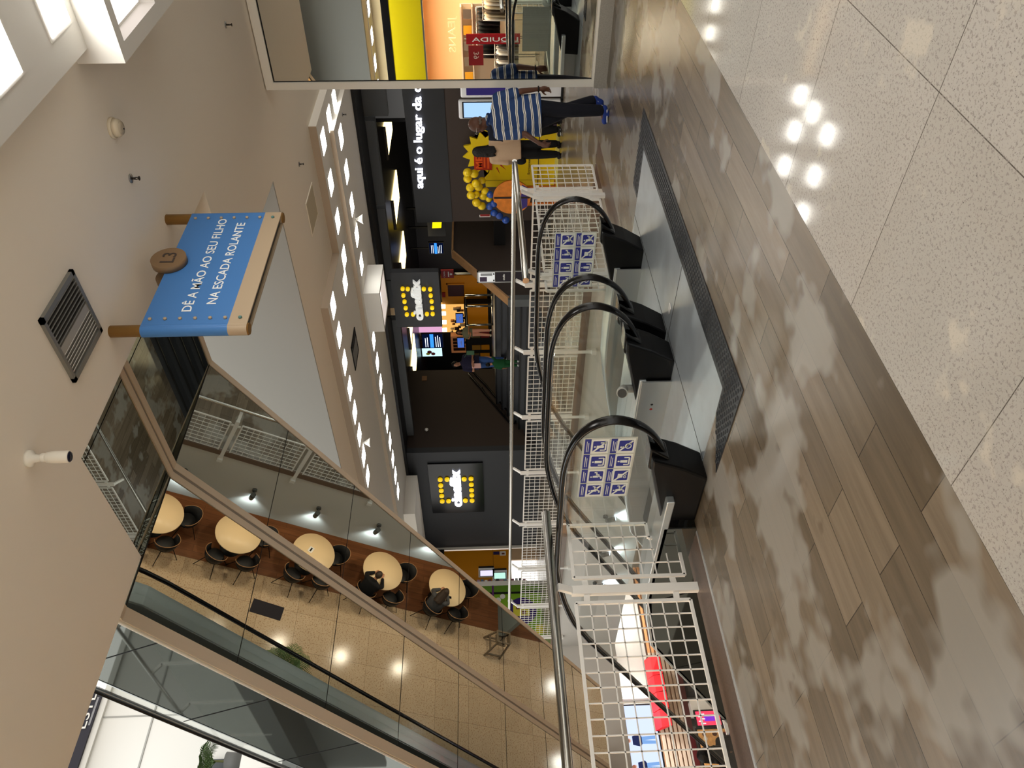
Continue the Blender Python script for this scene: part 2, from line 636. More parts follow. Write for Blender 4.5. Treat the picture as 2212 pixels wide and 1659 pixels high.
_st = MB()
for k in range(8):
    _st.box(14.62 + 0.27 * k, 16.76, 11.78, 17.4, 0.1625 * k, 0.1625 * (k + 1))
struct('floor_stairs', _st, mat('dark stair tile', (56, 58, 62), 0.45))
_ns = MB()
for k in range(8):
    _ns.box(14.6 + 0.27 * k, 14.65 + 0.27 * k, 11.78, 17.39, 0.1625 * (k + 1) - 0.035, 0.1625 * (k + 1) + 0.003)
struct('trim_6', _ns, mat('black stair nosing', (16, 16, 18), 0.5))
_pp = [(14.55, 11.62, 0), (14.55, 11.62, 1.0), (16.5, 11.62, 2.36), (20.0, 11.62, 2.36), (20.0, 11.62, 0)]
struct('wall_stair_right', MB().prism(_pp, (0, 0.14, 0)), brown_wall)
struct('trim_7', MB().bar((14.5, 11.69, 1.0), (16.5, 11.69, 2.385), 0.24, 0.05).bar((16.48, 11.69, 2.385), (20, 11.69, 2.385), 0.24, 0.05), mat('wood cap', (168, 128, 88), 0.45, noise=0.3, nscale=5))
struct('trim_8', BX(14.42, 14.6, 11.58, 11.8, 0, 1.02), mat('grey post end', (86, 90, 92), 0.5))
# dark beams under the lobby edge
_bm = MB()
for (x0, x1, y0, y1, z0) in ((15.3, 15.5, 5.0, 7.35, 3.5), (15.2, 15.4, 7.4, 9.4, 3.78), (15.2, 15.4, 9.5, 12.4, 3.8), (15.2, 15.4, 12.8, 17.3, 3.78)):
    _bm.box(x0, x1, y0, y1, z0, 4.3)
struct('ceiling_beams', _bm, mat('grey beam', (74, 76, 78), 0.6))

# ------------------------------------------------------------------ upper storeys seen through the opening
struct('wall_upper_far', BX(-4, 13, 19.5, 19.7, 6.0, 11.35).box(-4, 13, 19.42, 19.7, 11.35, 11.5), mat('upper white wall', (206, 205, 200), 0.6))
struct('trim_9', BX(8.02, 8.06, 19.49, 19.5, 6.0, 11.35).box(-4, 13, 19.48, 19.5, 10.09, 10.13), mat('grey joint', (150, 150, 146), 0.7))
struct('floor_upper_left', BX(-4, 1.3, 5.1, 19.5, 5.6, 6.0), mat('upper slab', (120, 122, 120), 0.6))
struct('wall_upper_left', BX(-4, -3.9, 5.1, 19.5, 6.0, 11.5), mat('upper grey wall', (120, 124, 124), 0.6))

# ------------------------------------------------------------------ lights of the place, and an added one over the well
area_light('panel lamp', (4.22, 1.2, 4.12), 0.28, 1.15, 10, (1, 0.96, 0.9))
area_light('panel lamp', (4.95, 1.2, 4.12), 0.28, 1.15, 10, (1, 0.96, 0.9))
for i in range(3):
    for k in range(2):
        area_light('panel lamp', (0.9 + 1.9 * i, -1.6 - 2.4 * k, 4.1), 0.3, 1.2, 10, (1, 0.95, 0.88))
# added overhead area light, standing in for an unseen skylight above the well
area_light('well fill light', (3.5, 12.5, 11.2), 9, 12, 360, (0.93, 0.97, 1.0))
# lower floor: warm downlights under the slab
for i in range(6):
    area_light('lower downlight', (11.2, 5.6 + 2.0 * i, -1.76), 0.3, 0.3, 52, (1, 0.84, 0.66))
    area_light('lower downlight', (9.0 - 0.0, 4.9 - 2.0 * i, -1.76), 0.3, 0.3, 30, (1, 0.86, 0.7))
for i in range(3):
    area_light('kiosk downlight', (6.5 + 2.6 * i, 21.6, -1.8), 0.4, 0.4, 60, (1, 0.95, 0.9))
# ------------------------------------------------------------------ escalators
TAN = math.tan(math.radians(30))

def nose(y):
    return -TAN * (y - 6.6)

HR_TOP = [(4.52, 0.2), (4.3, 0.3), (4.09, 0.41), (3.96, 0.54), (3.9, 0.7), (3.93, 0.83), (4.03, 0.94), (4.2, 1.01), (4.45, 1.045), (4.8, 1.045), (5.3, 1.04), (5.8, 1.03), (6.1, 0.99), (6.4, 0.925), (6.75, 0.82), (7.1, nose(7.1) + 0.945)]
HR_BOT = [(16.6, nose(16.6) + 0.945), (17.0, -5.02), (17.4, -4.96), (18.3, -4.95), (18.6, -4.99), (18.78, -5.1), (18.85, -5.28), (18.78, -5.46), (18.6, -5.6), (18.3, -5.74)]
HR = HR_TOP + [(8.2, nose(8.2) + 0.945), (10.5, nose(10.5) + 0.945), (13.5, nose(13.5) + 0.945)] + HR_BOT
DECK = [(4.62, 0.28), (5.6, 0.275), (6.0, 0.26), (6.4, 0.2), (6.9, nose(6.9) + 0.27), (16.8, nose(16.8) + 0.27), (17.2, -5.72), (18.3, -5.72)]
SOF = [(3.95, -1.04), (6.46, -1.04), (16.3, nose(16.3) - 1.12), (19.5, -6.78)]

esc_panel = mat('escalator skirt steel', (168, 172, 172), 0.3, 0.7)
deck_mat = mat('escalator deck aluminium', (196, 204, 206), 0.28, 0.75)
step_mat = mat('dark escalator step', (46, 50, 52), 0.45, 0.4, bump=0.0)
step_front = mat('escalator landing steel', (186, 194, 200), 0.32, 0.6, noise=0.16, nscale=5)
sticker_yellow = mat('yellow sticker', (222, 200, 60), 0.5)

def offs(path, d):
    """path shrunk towards its inside (used for the glass under the rail)"""
    out = []
    for i, (y, z) in enumerate(path):
        a = path[max(0, i - 1)]
        b = path[min(len(path) - 1, i + 1)]
        dy, dz = b[0] - a[0], b[1] - a[1]
        L = math.hypot(dy, dz) or 1
        out.append((y + d * dz / L, z - d * dy / L))
    return out

def escalator(name, label, x0, x1, dz, bottom, mirror_unit=False, left_side=False, right_side=False):
    root = thing(name, label, 'escalator', ((x0 + x1) / 2, 5.0, dz), 'escalators of the well')
    T = lambda x, y, z: (x, y, z + dz)
    zc = bottom - dz
    def clip(path):
        return [(y, max(z, zc)) for y, z in path]
    # rails, glass
    hr = HR
    for hx in (x0 + 0.19, x1 - 0.19):
        mb = MB()
        pts = []
        # rounded rail path
        for i in range(len(hr) - 1):
            n = 4 if abs(hr[i + 1][0] - hr[i][0]) < 0.5 else 2
            for k in range(n):
                t = k / n
                p0 = hr[max(0, i - 1)]; p1 = hr[i]; p2 = hr[i + 1]; p3 = hr[min(len(hr) - 1, i + 2)]
                if abs(p2[0] - p1[0]) > 0.6 or abs(p1[0] - p0[0]) > 1.0 or abs(p3[0] - p2[0]) > 1.0:
                    q = (p1[0] + (p2[0] - p1[0]) * t, p1[1] + (p2[1] - p1[1]) * t)
                else:
                    q = tuple(0.5 * (2 * p1[j] + (p2[j] - p0[j]) * t + (2 * p0[j] - 5 * p1[j] + 4 * p2[j] - p3[j]) * t * t + (3 * p1[j] - p0[j] - 3 * p2[j] + p3[j]) * t ** 3) for j in (0, 1))
                pts.append(T(hx, q[0], q[1]))
        pts.append(T(hx, *hr[-1]))
        mb.tube(pts, 0.041, 12, ry=0.021, side=(1, 0, 0))
        h = part('handrail', mb, rubber, root)
        gt = offs(hr[1:-1], 0.03)
        gl = [T(hx - 0.006, y, z) for y, z in gt] + [T(hx - 0.006, y, z) for y, z in DECK[::-1]]
        part('glass_balustrade', MB().prism(gl, (0.012, 0, 0)), esc_glass, root)
        # steel guide under the rubber
        g2 = offs(hr[8:-7], 0.022)
        part('rail_guide', MB().tube([T(hx, y, z) for y, z in g2], 0.016, 6, ry=0.01, side=(1, 0, 0)), steel_dull, root)
    # decks and skirts: one each side
    for s in (0, 1):
        xo = x0 if s == 0 else x1
        xi = x0 + 0.34 if s == 0 else x1 - 0.34
        a, b = min(xo, xi), max(xo, xi)
        dk = clip(DECK)
        prof = [T(a, y, z) for y, z in dk] + [T(a, y, z - 0.06) for y, z in dk[::-1]]
        part('deck', MB().prism(prof, (b - a, 0, 0)), deck_mat, root, bevel=0.008)
        prof = [T(xi, y, z - 0.02) for y, z in dk] + [T(xi, y, max(z - 0.75, zc - 0.02)) for y, z in dk[::-1]]
        part('skirt_panel', MB().prism(prof, (0.015 if s == 0 else -0.015, 0, 0)), esc_panel, root)
    # outer cladding
    for s in (0, 1):
        if (s == 0 and not left_side) or (s == 1 and not right_side):
            continue
        x = x0 if s == 0 else x1
        top = [(y, z - 0.03) for y, z in clip(DECK)]
        top[0] = (4.96, top[0][1])
        bot = [(y, z) for y, z in SOF if y > 3.7]
        bot = [(4.96, -1.04)] + bot
        bot = [(min(y, 18.3), max(z, zc)) for y, z in bot]
        pr = [T(x, y, z) for y, z in top] + [T(x, y, z) for y, z in bot[::-1]]
        part('side_cladding', MB().prism(pr, (0.012 if s == 0 else -0.012, 0, 0)), soffit_side, root)
        for k in range(7):
            yy = 5.9 + 1.35 * k
            zt = [dz + (0.24 if yy < 6.3 else nose(yy) + 0.24), dz + (-1.04 if yy < 6.46 else nose(yy) - 1.12)]
            part('cladding_joint', MB().bar((x - (0.002 if s == 0 else -0.002), yy + 0.2, zt[0]), (x - (0.002 if s == 0 else -0.002), yy - 0.35, zt[1] + 0.2), 0.008, 0.006, (1, 0, 0)), black_m, root)
    # steps
    xa, xb = x0 + 0.36, x1 - 0.36
    for k in range(1, 26):
        z = -0.2309 * k
        y = 6.6 + 0.4 * (k - 1)
        pr = [T(xa, y, z), T(xa, y + 0.4, z), T(xa, y + 0.385, z - 0.2309), T(xa, y - 0.02, z - 0.10)]
        part('step', MB().prism(pr, (xb - xa, 0, 0)), step_mat, root)
    part('landing_step', BX(xa, xb, 6.0, 6.6, dz - 0.2, dz), step_mat, root)
    part('landing_step', BX(xa, xb, 16.6, 18.3, dz - 6.02, dz - 5.98), step_mat, root)
    # soffit
    sf = MB()
    sl = [(3.95, -1.04), (6.46, -1.04), (16.3, nose(16.3) - 1.12), (19.5, nose(16.3) - 1.12)]
    if mirror_unit:
        pans = [(sl[0], sl[1])]
        nseg = 8
        for k in range(nseg):
            t0, t1 = k / nseg, (k + 1) / nseg
            p = lambda t: (sl[1][0] + (sl[2][0] - sl[1][0]) * t, sl[1][1] + (sl[2][1] - sl[1][1]) * t)
            pans.append((p(t0), p(t1)))
        pans.append((sl[2], sl[3]))
        for p, q in pans:
            sf.prism([T(x0, *p), T(x0, *q), T(x0, q[0], q[1] + 0.03), T(x0, p[0], p[1] + 0.03)], (x1 - x0, 0, 0))
        part('soffit_panel', sf, soffit_mirror, root)
        for i, (p, q) in enumerate(pans):
            if i:
                part('panel_joint', MB().bar(T(x0, p[0], p[1] - 0.001), T(x1, p[0], p[1] - 0.001), 0.022 if i == 1 else 0.008, 0.004), black_m, root)
        part('panel_joint', MB().bar(T(x0, 5.0, -1.041), T(x1, 5.0, -1.041), 0.006, 0.004), black_m, root)
    return root, T

escA, TA = escalator('escalator', 'right of the two escalators going down, nearest the striped shirt man', 4.95, 6.55, 0.0, -6.0, right_side=False)
escD, TD = escalator('escalator', 'left of the two escalators going down, beside the white grid railing', 3.33, 4.95, 0.0, -6.0, left_side=True)
upA, TU = escalator('escalator', 'right overhead escalator with mirrored underside, its edge against the white ceiling', 5.29, 6.97, 6.0, -0.86, mirror_unit=True)
upD, TU2 = escalator('escalator', 'left overhead escalator with mirrored underside and glossy grey side', 3.55, 5.25, 6.0, -0.86, mirror_unit=True, left_side=True)

# trims along the mirrored undersides
def soffit_trim(root, xa, xb, drop, m, name='edge_trim'):
    sl = [(3.95, 4.96), (6.46, 4.96), (16.3, nose(16.3) + 4.88), (19.5, nose(16.3) + 4.88)]
    mb = MB()
    for p, q in zip(sl[:-1], sl[1:]):
        mb.prism([(xa, p[0], p[1] - drop), (xa, q[0], q[1] - drop), (xa, q[0], q[1] + 0.02), (xa, p[0], p[1] + 0.02)], (xb - xa, 0, 0))
    return part(name, mb, m, root)
soffit_trim(upA, 6.9, 6.985, 0.012, beige_trim)
soffit_trim(upA, 5.29, 5.37, 0.012, beige_trim)
soffit_trim(upD, 5.17, 5.25, 0.012, beige_trim)
soffit_trim(upD, 5.25, 5.29, 0.002, mat('grey groove', (150, 142, 132), 0.6), 'groove_strip')
soffit_trim(upD, 3.535, 3.67, 0.014, beige_trim)
part('edge_line', MB().tube([(3.53, 3.95, 4.985), (3.53, 6.46, 4.985), (3.53, 16.3, nose(16.3) + 4.905)], 0.022, 6), white_metal, upD)

# newel boxes at the landing
def newel(root, hx):
    x0, x1 = hx - 0.13, hx + 0.13
    pr = [(x0, 4.2, 0.435), (x0, 4.3, 0.43), (x0, 4.93, 0.27), (x0, 4.95, 0.0), (x0, 4.42, 0.0), (x0, 4.3, 0.2)]
    o = part('newel_box', MB().prism(pr, (x1 - x0, 0, 0)), black_plastic, root, bevel=0.018)
    part('newel_lip', MB().prism([(x0 + 0.05, 4.13, 0.45), (x0 + 0.05, 4.35, 0.44), (x0 + 0.05, 4.5, 0.3), (x0 + 0.05, 4.24, 0.3)], (0.16, 0, 0)), rubber, root, bevel=0.012)
for r, hx in ((escA, 6.36), (escA, 5.14), (escD, 4.76), (escD, 3.52)):
    newel(r, hx)

# warning stickers on the skirts
def sticker(root, x, ya, yb, za, zb):
    o = part('warning_sticker', BX(x - 0.004, x, ya, yb, za, zb), sticker_yellow, root, label='yellow warning sticker')
    mb = MB()
    n = int((yb - ya) / 0.1)
    for k in range(n):
        y = ya + 0.06 + k * 0.1
        mb.prism([(x - 0.006, y, za + 0.012), (x - 0.006, y + 0.05, za + 0.02), (x - 0.006, y + 0.022, zb - 0.012)], (0.003, 0, 0))
    part('sticker_symbols', mb, mat('sticker grey', (90, 88, 84), 0.6), o)
sticker(escA, 6.208, 5.1, 6.05, 0.165, 0.235)
sticker(escD, 4.608, 4.98, 5.52, 0.15, 0.235)
part('emergency_button', MB().cyl((4.61, 4.96, 0.14), (4.595, 4.96, 0.14), 0.014, 12), mat('red button', (150, 50, 40), 0.4), escD, label='small red button')
part('key_switch', MB().cyl((4.61, 4.9, 0.14), (4.595, 4.9, 0.14), 0.012, 12), black_m, escD)
_sp = MB().tube([(4.72, 4.82, 0.28), (4.72, 4.82, 0.35), (4.70, 4.80, 0.385), (4.65, 4.78, 0.41), (4.62, 4.77, 0.415)], [0.036, 0.036, 0.04, 0.046, 0.05], 16)
part('speaker_horn', _sp, mat('pale grey plastic', (176, 178, 172), 0.5), escD)
part('speaker_mouth', MB().cyl((4.622, 4.771, 0.4146), (4.608, 4.766, 0.4166), 0.04, 16), mat('speaker dark', (70, 70, 68), 0.7), escD)

# steel landing plate and rubber mat
lp = thing('landing_plate', 'brushed steel landing plate in front of the escalators', 'floor plate', (5.2, 4.6, 0))
part('plate', BX(3.56, 6.84, 3.62, 5.99, -0.02, 0.006), step_front, lp)
part('comb_plate', BX(5.31, 6.19, 5.72, 6.04, 0.004, 0.012).box(3.69, 4.59, 5.72, 6.04, 0.004, 0.012), steel_dull, lp)
part('plate_joint', BX(3.56, 6.84, 4.395, 4.4, 0.004, 0.0075).box(4.945, 4.95, 3.62, 5.0, 0.004, 0.0075), black_m, lp)
part('paper_scrap', MB().prism([(5.0, 4.15, 0.009), (5.06, 4.13, 0.009), (5.07, 4.2, 0.009), (5.02, 4.22, 0.009)], (0, 0, 0.006)), white_paint, lp)
def stud_mat():
    m = mat('studded rubber', (34, 36, 40), 0.4, spec=0.4)
    return m
mt = thing('rubber_mat', 'black studded rubber mat around the steel landing plate', 'mat', (5.2, 3.6, 0))
_o = [(3.27, 3.38), (7.10, 3.36), (7.12, 4.2), (6.86, 4.2), (6.84, 3.66), (3.57, 3.66), (3.56, 3.9), (3.29, 4.22)]
part('sheet', MB().prism([(x, y, 0.001) for x, y in _o], (0, 0, 0.006)), stud_mat(), mt)
_sd = MB()
def _in(x, y):
    return (3.30 < x < 7.08 and 3.40 < y < 3.64) or (6.87 < x < 7.09 and 3.4 < y < 4.17) or (3.3 < x < 3.54 and 3.4 < y < 4.2 - (x - 3.29) * 1.15)
iy = 0
y = 3.41
while y < 4.2:
    x = 3.31 + (0.0225 if iy % 2 else 0)
    while x < 7.1:
        if _in(x, y):
            _sd.lathe([(0.016, 0.0065), (0.014, 0.0105), (0.005, 0.012)], (x, y, 0), n=7)
        x += 0.045
    y += 0.039
    iy += 1
o = part('studs', _sd, stud_mat(), mt)
o['kind'] = 'stuff'
# ------------------------------------------------------------------ white grid railings with steel handrail
def grid_panel(p0, p1, z0, z1, cell=0.11, wire=0.0055, frame=0.014, notch=None):
    """welded grid between two plan points; notch = (fraction from p1, height) leaves a stepped corner"""
    p0, p1 = Vector((p0[0], p0[1], 0)), Vector((p1[0], p1[1], 0))
    d = (p1 - p0)
    L = d.length
    d.normalize()
    mb = MB()
    P = lambda s, z: Vector((p0.x + d.x * s, p0.y + d.y * s, z))
    sN, zN = (L - notch[0], notch[1]) if notch else (L + 1, z0)
    low = lambda s: zN if s > sN + 1e-6 else z0
    n = max(1, round(L / cell))
    for i in range(1, n):
        s = L * i / n
        mb.bar(P(s, low(s)), P(s, z1), wire * 1.6, wire * 1.6, d)
    m = max(1, round((z1 - z0) / cell))
    for j in range(1, m):
        z = z0 + (z1 - z0) * j / m
        e = sN if z < zN - 1e-6 else L
        mb.bar(P(0, z), P(min(e, L), z), wire * 1.6, wire * 1.6)
    fr = frame * 1.7
    mb.bar(P(0, z0), P(0, z1), fr, fr, d)
    mb.bar(P(0, z1), P(L, z1), fr, fr)
    if notch:
        mb.bar(P(L, zN), P(L, z1), fr, fr, d)
        mb.bar(P(0, z0), P(sN, z0), fr, fr)
        mb.bar(P(sN, z0), P(sN, zN), fr, fr, d)
        mb.bar(P(sN, zN), P(L, zN), fr, fr)
    else:
        mb.bar(P(L, z0), P(L, z1), fr, fr, d)
        mb.bar(P(0, z0), P(L, z0), fr, fr)
    return mb

def rail_post(p, d, out, zb, ztop, zr, rail_off, tabs):
    """flat post with the bent bracket that carries the handrail"""
    p, d, out = Vector((p[0], p[1], 0)), Vector(d), Vector(out)
    mb = MB()
    mb.bar(p + Vector((0, 0, zb)), p + Vector((0, 0, ztop)), 0.045, 0.07, d)
    mb.bar(p + Vector((0, 0, ztop - 0.02)), p + out * rail_off + Vector((0, 0, zr - 0.045)), 0.03, 0.055, d)
    for s in (-1, 1):
        for z in tabs:
            mb.bar(p + Vector((0, 0, z)), p + d * 0.09 * s + Vector((0, 0, z + 0.008)), 0.012, 0.045)
    return mb

# near, left of the escalators
nl = thing('railing', 'white grid railing on the left of the escalators, nearest the camera', 'railing', (2.4, 5.3, 0))
part('handrail', MB().tube([(3.70, 5.22, 1.13), (-1.5, 5.32, 1.13)], 0.037, 20), steel, nl)
for px in (3.02, 1.28, -0.45):
    part('post', rail_post((px, 5.30), (1, 0, 0), (0, -1, 0), -0.02, 0.98, 1.13, 0.07, (0.86, 0.17)), white_metal, nl)
part('grid_panel', grid_panel((3.13, 5.30), (3.62, 5.30), 0.075, 0.95, notch=(0.14, 0.305)), white_metal, nl)
part('grid_panel', grid_panel((1.39, 5.30), (2.915, 5.30), 0.075, 0.955), white_metal, nl)
part('grid_panel', grid_panel((-0.34, 5.30), (1.17, 5.30), 0.075, 0.955), white_metal, nl)
# near, right of the escalators
nr = thing('railing', 'short white grid railing on the right of the escalators, by the balloons', 'railing', (8.0, 5.3, 0))
part('handrail', MB().tube([(6.78, 5.18, 1.13), (9.55, 5.30, 1.13), (9.66, 5.34, 1.13)], 0.037, 20), steel, nr)
for px in (7.02, 8.72):
    part('post', rail_post((px, 5.30), (1, 0, 0), (0, -1, 0), -0.02, 0.94, 1.13, 0.08, (0.82, 0.17)), white_metal, nr)
part('grid_panel', grid_panel((6.74, 5.30), (6.92, 5.30), 0.075, 0.9, cell=0.12), white_metal, nr)
part('grid_panel', grid_panel((7.12, 5.30), (8.62, 5.30), 0.075, 0.9), white_metal, nr)
part('grid_panel', grid_panel((8.82, 5.30), (9.5, 5.30), 0.075, 0.9), white_metal, nr)
# along the far side of the well
fr = thing('railing', 'long white grid railing along the far side of the well, before the cinema', 'railing', (9.6, 12, 0))
part('handrail', MB().tube([(9.68, 5.32, 1.13), (9.72, 5.5, 1.13), (9.74, 12, 1.13), (9.86, 19.7, 1.13)], 0.034, 16), steel, fr)
_ys = [5.75, 7.42, 8.86, 10.5, 12.15, 13.95, 15.75, 17.5, 19.2]
for y in _ys:
    part('post', rail_post((9.6, y), (0, 1, 0), (1, 0, 0), -0.30, 0.95, 1.13, 0.13, (0.8, -0.02)).box(9.55, 9.62, y - 0.05, y + 0.05, -0.3, -0.22), white_metal, fr)
for a, b in zip(_ys[:-1], _ys[1:]):
    part('grid_panel', grid_panel((9.6, a + 0.11), (9.6, b - 0.11), -0.08, 0.86), white_metal, fr)
# upper storey balustrade that the grey cladding mirrors
ur = thing('railing', 'upper floor railing with bent brackets, mirrored in the grey escalator side', 'railing', (1.4, 12, 6))
part('handrail', MB().tube([(1.45, 6, 7.1), (1.45, 19, 7.1)], 0.03, 10), steel, ur)
for k in range(8):
    y = 7.4 + 1.55 * k
    part('bracket', MB().bar((1.45, y, 7.08), (1.3, y, 6.96), 0.05, 0.03, (0, 1, 0)).bar((1.3, y, 6.97), (1.28, y, 5.85), 0.05, 0.03, (0, 1, 0)), white_metal, ur)
for k in range(7):
    y = 7.4 + 1.55 * k
    part('glass_pane', BX(1.285, 1.295, y + 0.06, y + 1.49, 6.0, 6.9), esc_glass, ur)
# ------------------------------------------------------------------ hanging sign
sign_blue = mat('sign blue', (70, 122, 184), 0.45)
sign_tan = mat('sign tan', (176, 156, 130), 0.5)
sign_brown = mat('sign brown', (134, 98, 48), 0.5)
white_letter = mat('white lettering', (240, 242, 240), 0.6)
hs = thing('hanging_sign', 'blue hanging sign with white lettering and a brown L3 disc', 'sign', (4.9, 3.6, 3.28))
part('panel', BX(4.20, 5.66, 3.555, 3.565, 3.42, 4.03).box(4.20, 5.66, 3.635, 3.645, 3.42, 4.03), sign_blue, hs)
part('lower_band', BX(4.20, 5.66, 3.554, 3.566, 3.285, 3.42).box(4.20, 5.66, 3.634, 3.646, 3.285, 3.42), sign_tan, hs)
part('inner_panel', BX(4.26, 5.6, 3.585, 3.615, 3.30, 4.0), mat('sign dark core', (16, 34, 40), 0.6), hs)
for px in (4.215, 5.645):
    o = part('pole', MB().cyl((px, 3.6, 3.275), (px, 3.6, 4.25), 0.043, 20), sign_brown, hs)
    sl = MB()
    rr = []
    for z in (3.42, 4.03):
        rr.append(sl.ring((px, 3.6, z), (1, 0, 0), (0, 1, 0), 0.047, 0.047, 20))
    sl.loft(rr, False)
    part('sleeve', sl, sign_blue, hs)
    s2 = MB()
    s2.loft([s2.ring((px, 3.6, z), (1, 0, 0), (0, 1, 0), 0.0472, 0.0472, 20) for z in (3.285, 3.42)], False)
    part('sleeve_band', s2, sign_tan, hs)
for px in (4.285, 5.58):
    for k in range(7):
        z = 3.345 + 0.106 * k
        part('bolt', MB().lathe([(0.013, 0), (0.013, 0.012), (0.007, 0.016)], (px, 3.556, z), (0, -1, 0), 10), sign_tan if k else mat('teal bolt', (84, 124, 120), 0.5), hs)
part('lettering', text_mb('DÊ A MÃO AO SEU FILHO', 0.098, (4.965, 3.5535, 3.715), (1, 0, 0), (0, 0, 1), 0.002, 0.006, width=1.20), white_letter, hs)
part('lettering', text_mb('NA ESCADA ROLANTE', 0.098, (4.975, 3.5535, 3.555), (1, 0, 0), (0, 0, 1), 0.002, 0.006, width=1.06), white_letter, hs)
dk = part('level_disc', MB().cyl((4.955, 3.552, 4.02), (4.955, 3.50, 4.02), 0.132, 36), mat('disc brown', (128, 102, 74), 0.5), hs)
part('level_lettering', text_mb('L3', 0.15, (4.955, 3.499, 3.965), (1, 0, 0), (0, 0, 1), 0.002, 0.004), mat('dark brown letter', (66, 56, 50), 0.6), dk)
part('disc_back', MB().cyl((4.93, 3.65, 4.02), (4.93, 3.70, 4.02), 0.132, 28), mat('disc brown', (128, 102, 74), 0.5), hs)

# ------------------------------------------------------------------ things on the ceiling
vt = thing('air_vent', 'square metal air vent in the ceiling, half open and half shut', 'vent', (3.845, 3.23, 4.25))
vm = mat('vent metal', (132, 130, 124), 0.45, 0.5)
x0, x1, y0, y1 = 3.59, 4.10, 2.97, 3.49
part('frame', BX(x0, x1, y0, y0 + .035, 4.225, 4.252).box(x0, x1, y1 - .035, y1, 4.225, 4.252).box(x0, x0 + .03, y0, y1, 4.225, 4.252).box(x1 - .03, x1, y0, y1, 4.225, 4.252), vm, vt)
part('back', BX(x0 + .02, x1 - .02, y0 + .02, 3.245, 4.249, 4.2515), black_m, vt)
part('mid_bar', BX(x0 + .03, x1 - .03, 3.225, 3.285, 4.232, 4.25), mat('vent light', (176, 172, 164), 0.5, 0.3), vt)
for k in range(7):
    y = 3.015 + 0.031 * k
    part('slat', MB().obox((3.845, y, 4.238), (1, 0, 0), (0, 1, -0.35), (0, 0.35, 1), 0.225, 0.0035, 0.014), vm, vt)
for k in range(6):
    y = 3.298 + 0.028 * k
    part('slat', MB().obox((3.845, y, 4.238), (1, 0, 0), (0, 1, 0.55), (0, -0.55, 1), 0.225, 0.015, 0.002), mat('vent light', (176, 172, 164), 0.5, 0.3), vt)
part('back_light', BX(x0 + .02, x1 - .02, 3.245, y1 - .02, 4.244, 4.2515), mat('vent light', (176, 172, 164), 0.5, 0.3), vt)

sd = thing('smoke_detector', 'round cream smoke detector on the ceiling', 'smoke detector', (5.32, 2.62, 4.25))
cream = mat('cream plastic', (214, 202, 178), 0.5)
part('base', MB().lathe([(0.075, 0), (0.075, -0.018), (0.07, -0.022)], (5.32, 2.62, 4.25), n=28), cream, sd)
part('body', MB().lathe([(0.064, -0.02), (0.064, -0.05), (0.055, -0.062), (0.04, -0.066)], (5.32, 2.62, 4.25), n=28), cream, sd)
part('grille', MB().lathe([(0.047, -0.061), (0.047, -0.071), (0.02, -0.074)], (5.32, 2.62, 4.25), n=24), mat('detector face', (190, 178, 156), 0.5), sd)
part('indicator', MB().ball((5.335, 2.635, 4.176), 0.007, 8, 6), black_m, sd)

def sprinkler(x, y, z, label):
    t = thing('sprinkler', label, 'sprinkler', (x, y, z), 'ceiling sprinklers')
    part('rosette', MB().lathe([(0.035, 0), (0.034, -0.006), (0.012, -0.01)], (x, y, z), n=16), steel_dull, t)
    mb = MB().cyl((x, y, z - 0.008), (x, y, z - 0.035), 0.009, 8)
    mb.tube([(x - 0.012, y, z - 0.03), (x - 0.014, y, z - 0.05), (x, y, z - 0.064)], 0.004, 6)
    mb.tube([(x + 0.012, y, z - 0.03), (x + 0.014, y, z - 0.05), (x, y, z - 0.064)], 0.004, 6)
    part('frame', mb, mat('dark brass', (62, 56, 48), 0.4, 0.8), t)
    part('deflector', MB().lathe([(0.017, -0.063), (0.017, -0.067), (0.003, -0.069)], (x, y, z), n=12), mat('dark brass', (62, 56, 48), 0.4, 0.8), t)
sprinkler(5.31, 3.02, 4.25, 'dark ceiling sprinkler nearest the smoke detector')
sprinkler(8.49, 3.05, 4.25, 'dark ceiling sprinkler between the glowing recessed panel and the mirror wall')
sprinkler(10.29, 5.66, 4.25, 'small sprinkler in front of the lowered ceiling with lights')
sprinkler(13.2, 6.3, 4.05, 'sprinkler on the lowered ceiling close behind the mirror wall')

cm = thing('security_camera', 'white bullet security camera under the ceiling at upper left', 'camera', (2.93, 3.45, 4.25))
wp = mat('white plastic', (226, 220, 206), 0.4)
part('mount', MB().lathe([(0.05, 0), (0.05, -0.02), (0.025, -0.035), (0.02, -0.075)], (2.93, 3.45, 4.25), n=20), wp, cm)
part('joint', MB().ball((2.935, 3.45, 4.165), 0.026, 14, 10), wp, cm)
bd = part('body', MB().lathe([(0.02, 0), (0.032, 0.012), (0.036, 0.05), (0.036, 0.13), (0.034, 0.135)], (2.935, 3.45, 4.155), (0.05, 0.05, -1), 20), wp, cm)
part('lens', MB().lathe([(0.033, 0), (0.028, 0.006), (0.01, 0.008)], Vector((2.935, 3.45, 4.155)) + Vector((0.05, 0.05, -1)).normalized() * 0.134, (0.05, 0.05, -1), 18), mat('lens navy', (12, 16, 40), 0.1), bd)
part('screws', MB().ball((2.95, 3.42, 4.247), 0.006, 6, 4).ball((2.90, 3.47, 4.247), 0.006, 6, 4).ball((2.96, 3.47, 4.247), 0.006, 6, 4), black_m, cm)

ap = thing('access_panel', 'square cream access panel in the ceiling near the lights', 'panel', (10.5, 6.55, 4.25))
part('door', BX(10.2, 10.8, 6.28, 6.82, 4.243, 4.2505), mat('cream access door', (196, 184, 158), 0.7), ap)
part('frame', BX(10.18, 10.82, 6.26, 6.28, 4.24, 4.2505).box(10.18, 10.82, 6.82, 6.84, 4.24, 4.2505).box(10.18, 10.2, 6.28, 6.82, 4.24, 4.2505).box(10.8, 10.82, 6.28, 6.82, 4.24, 4.2505), ceil_white, ap)

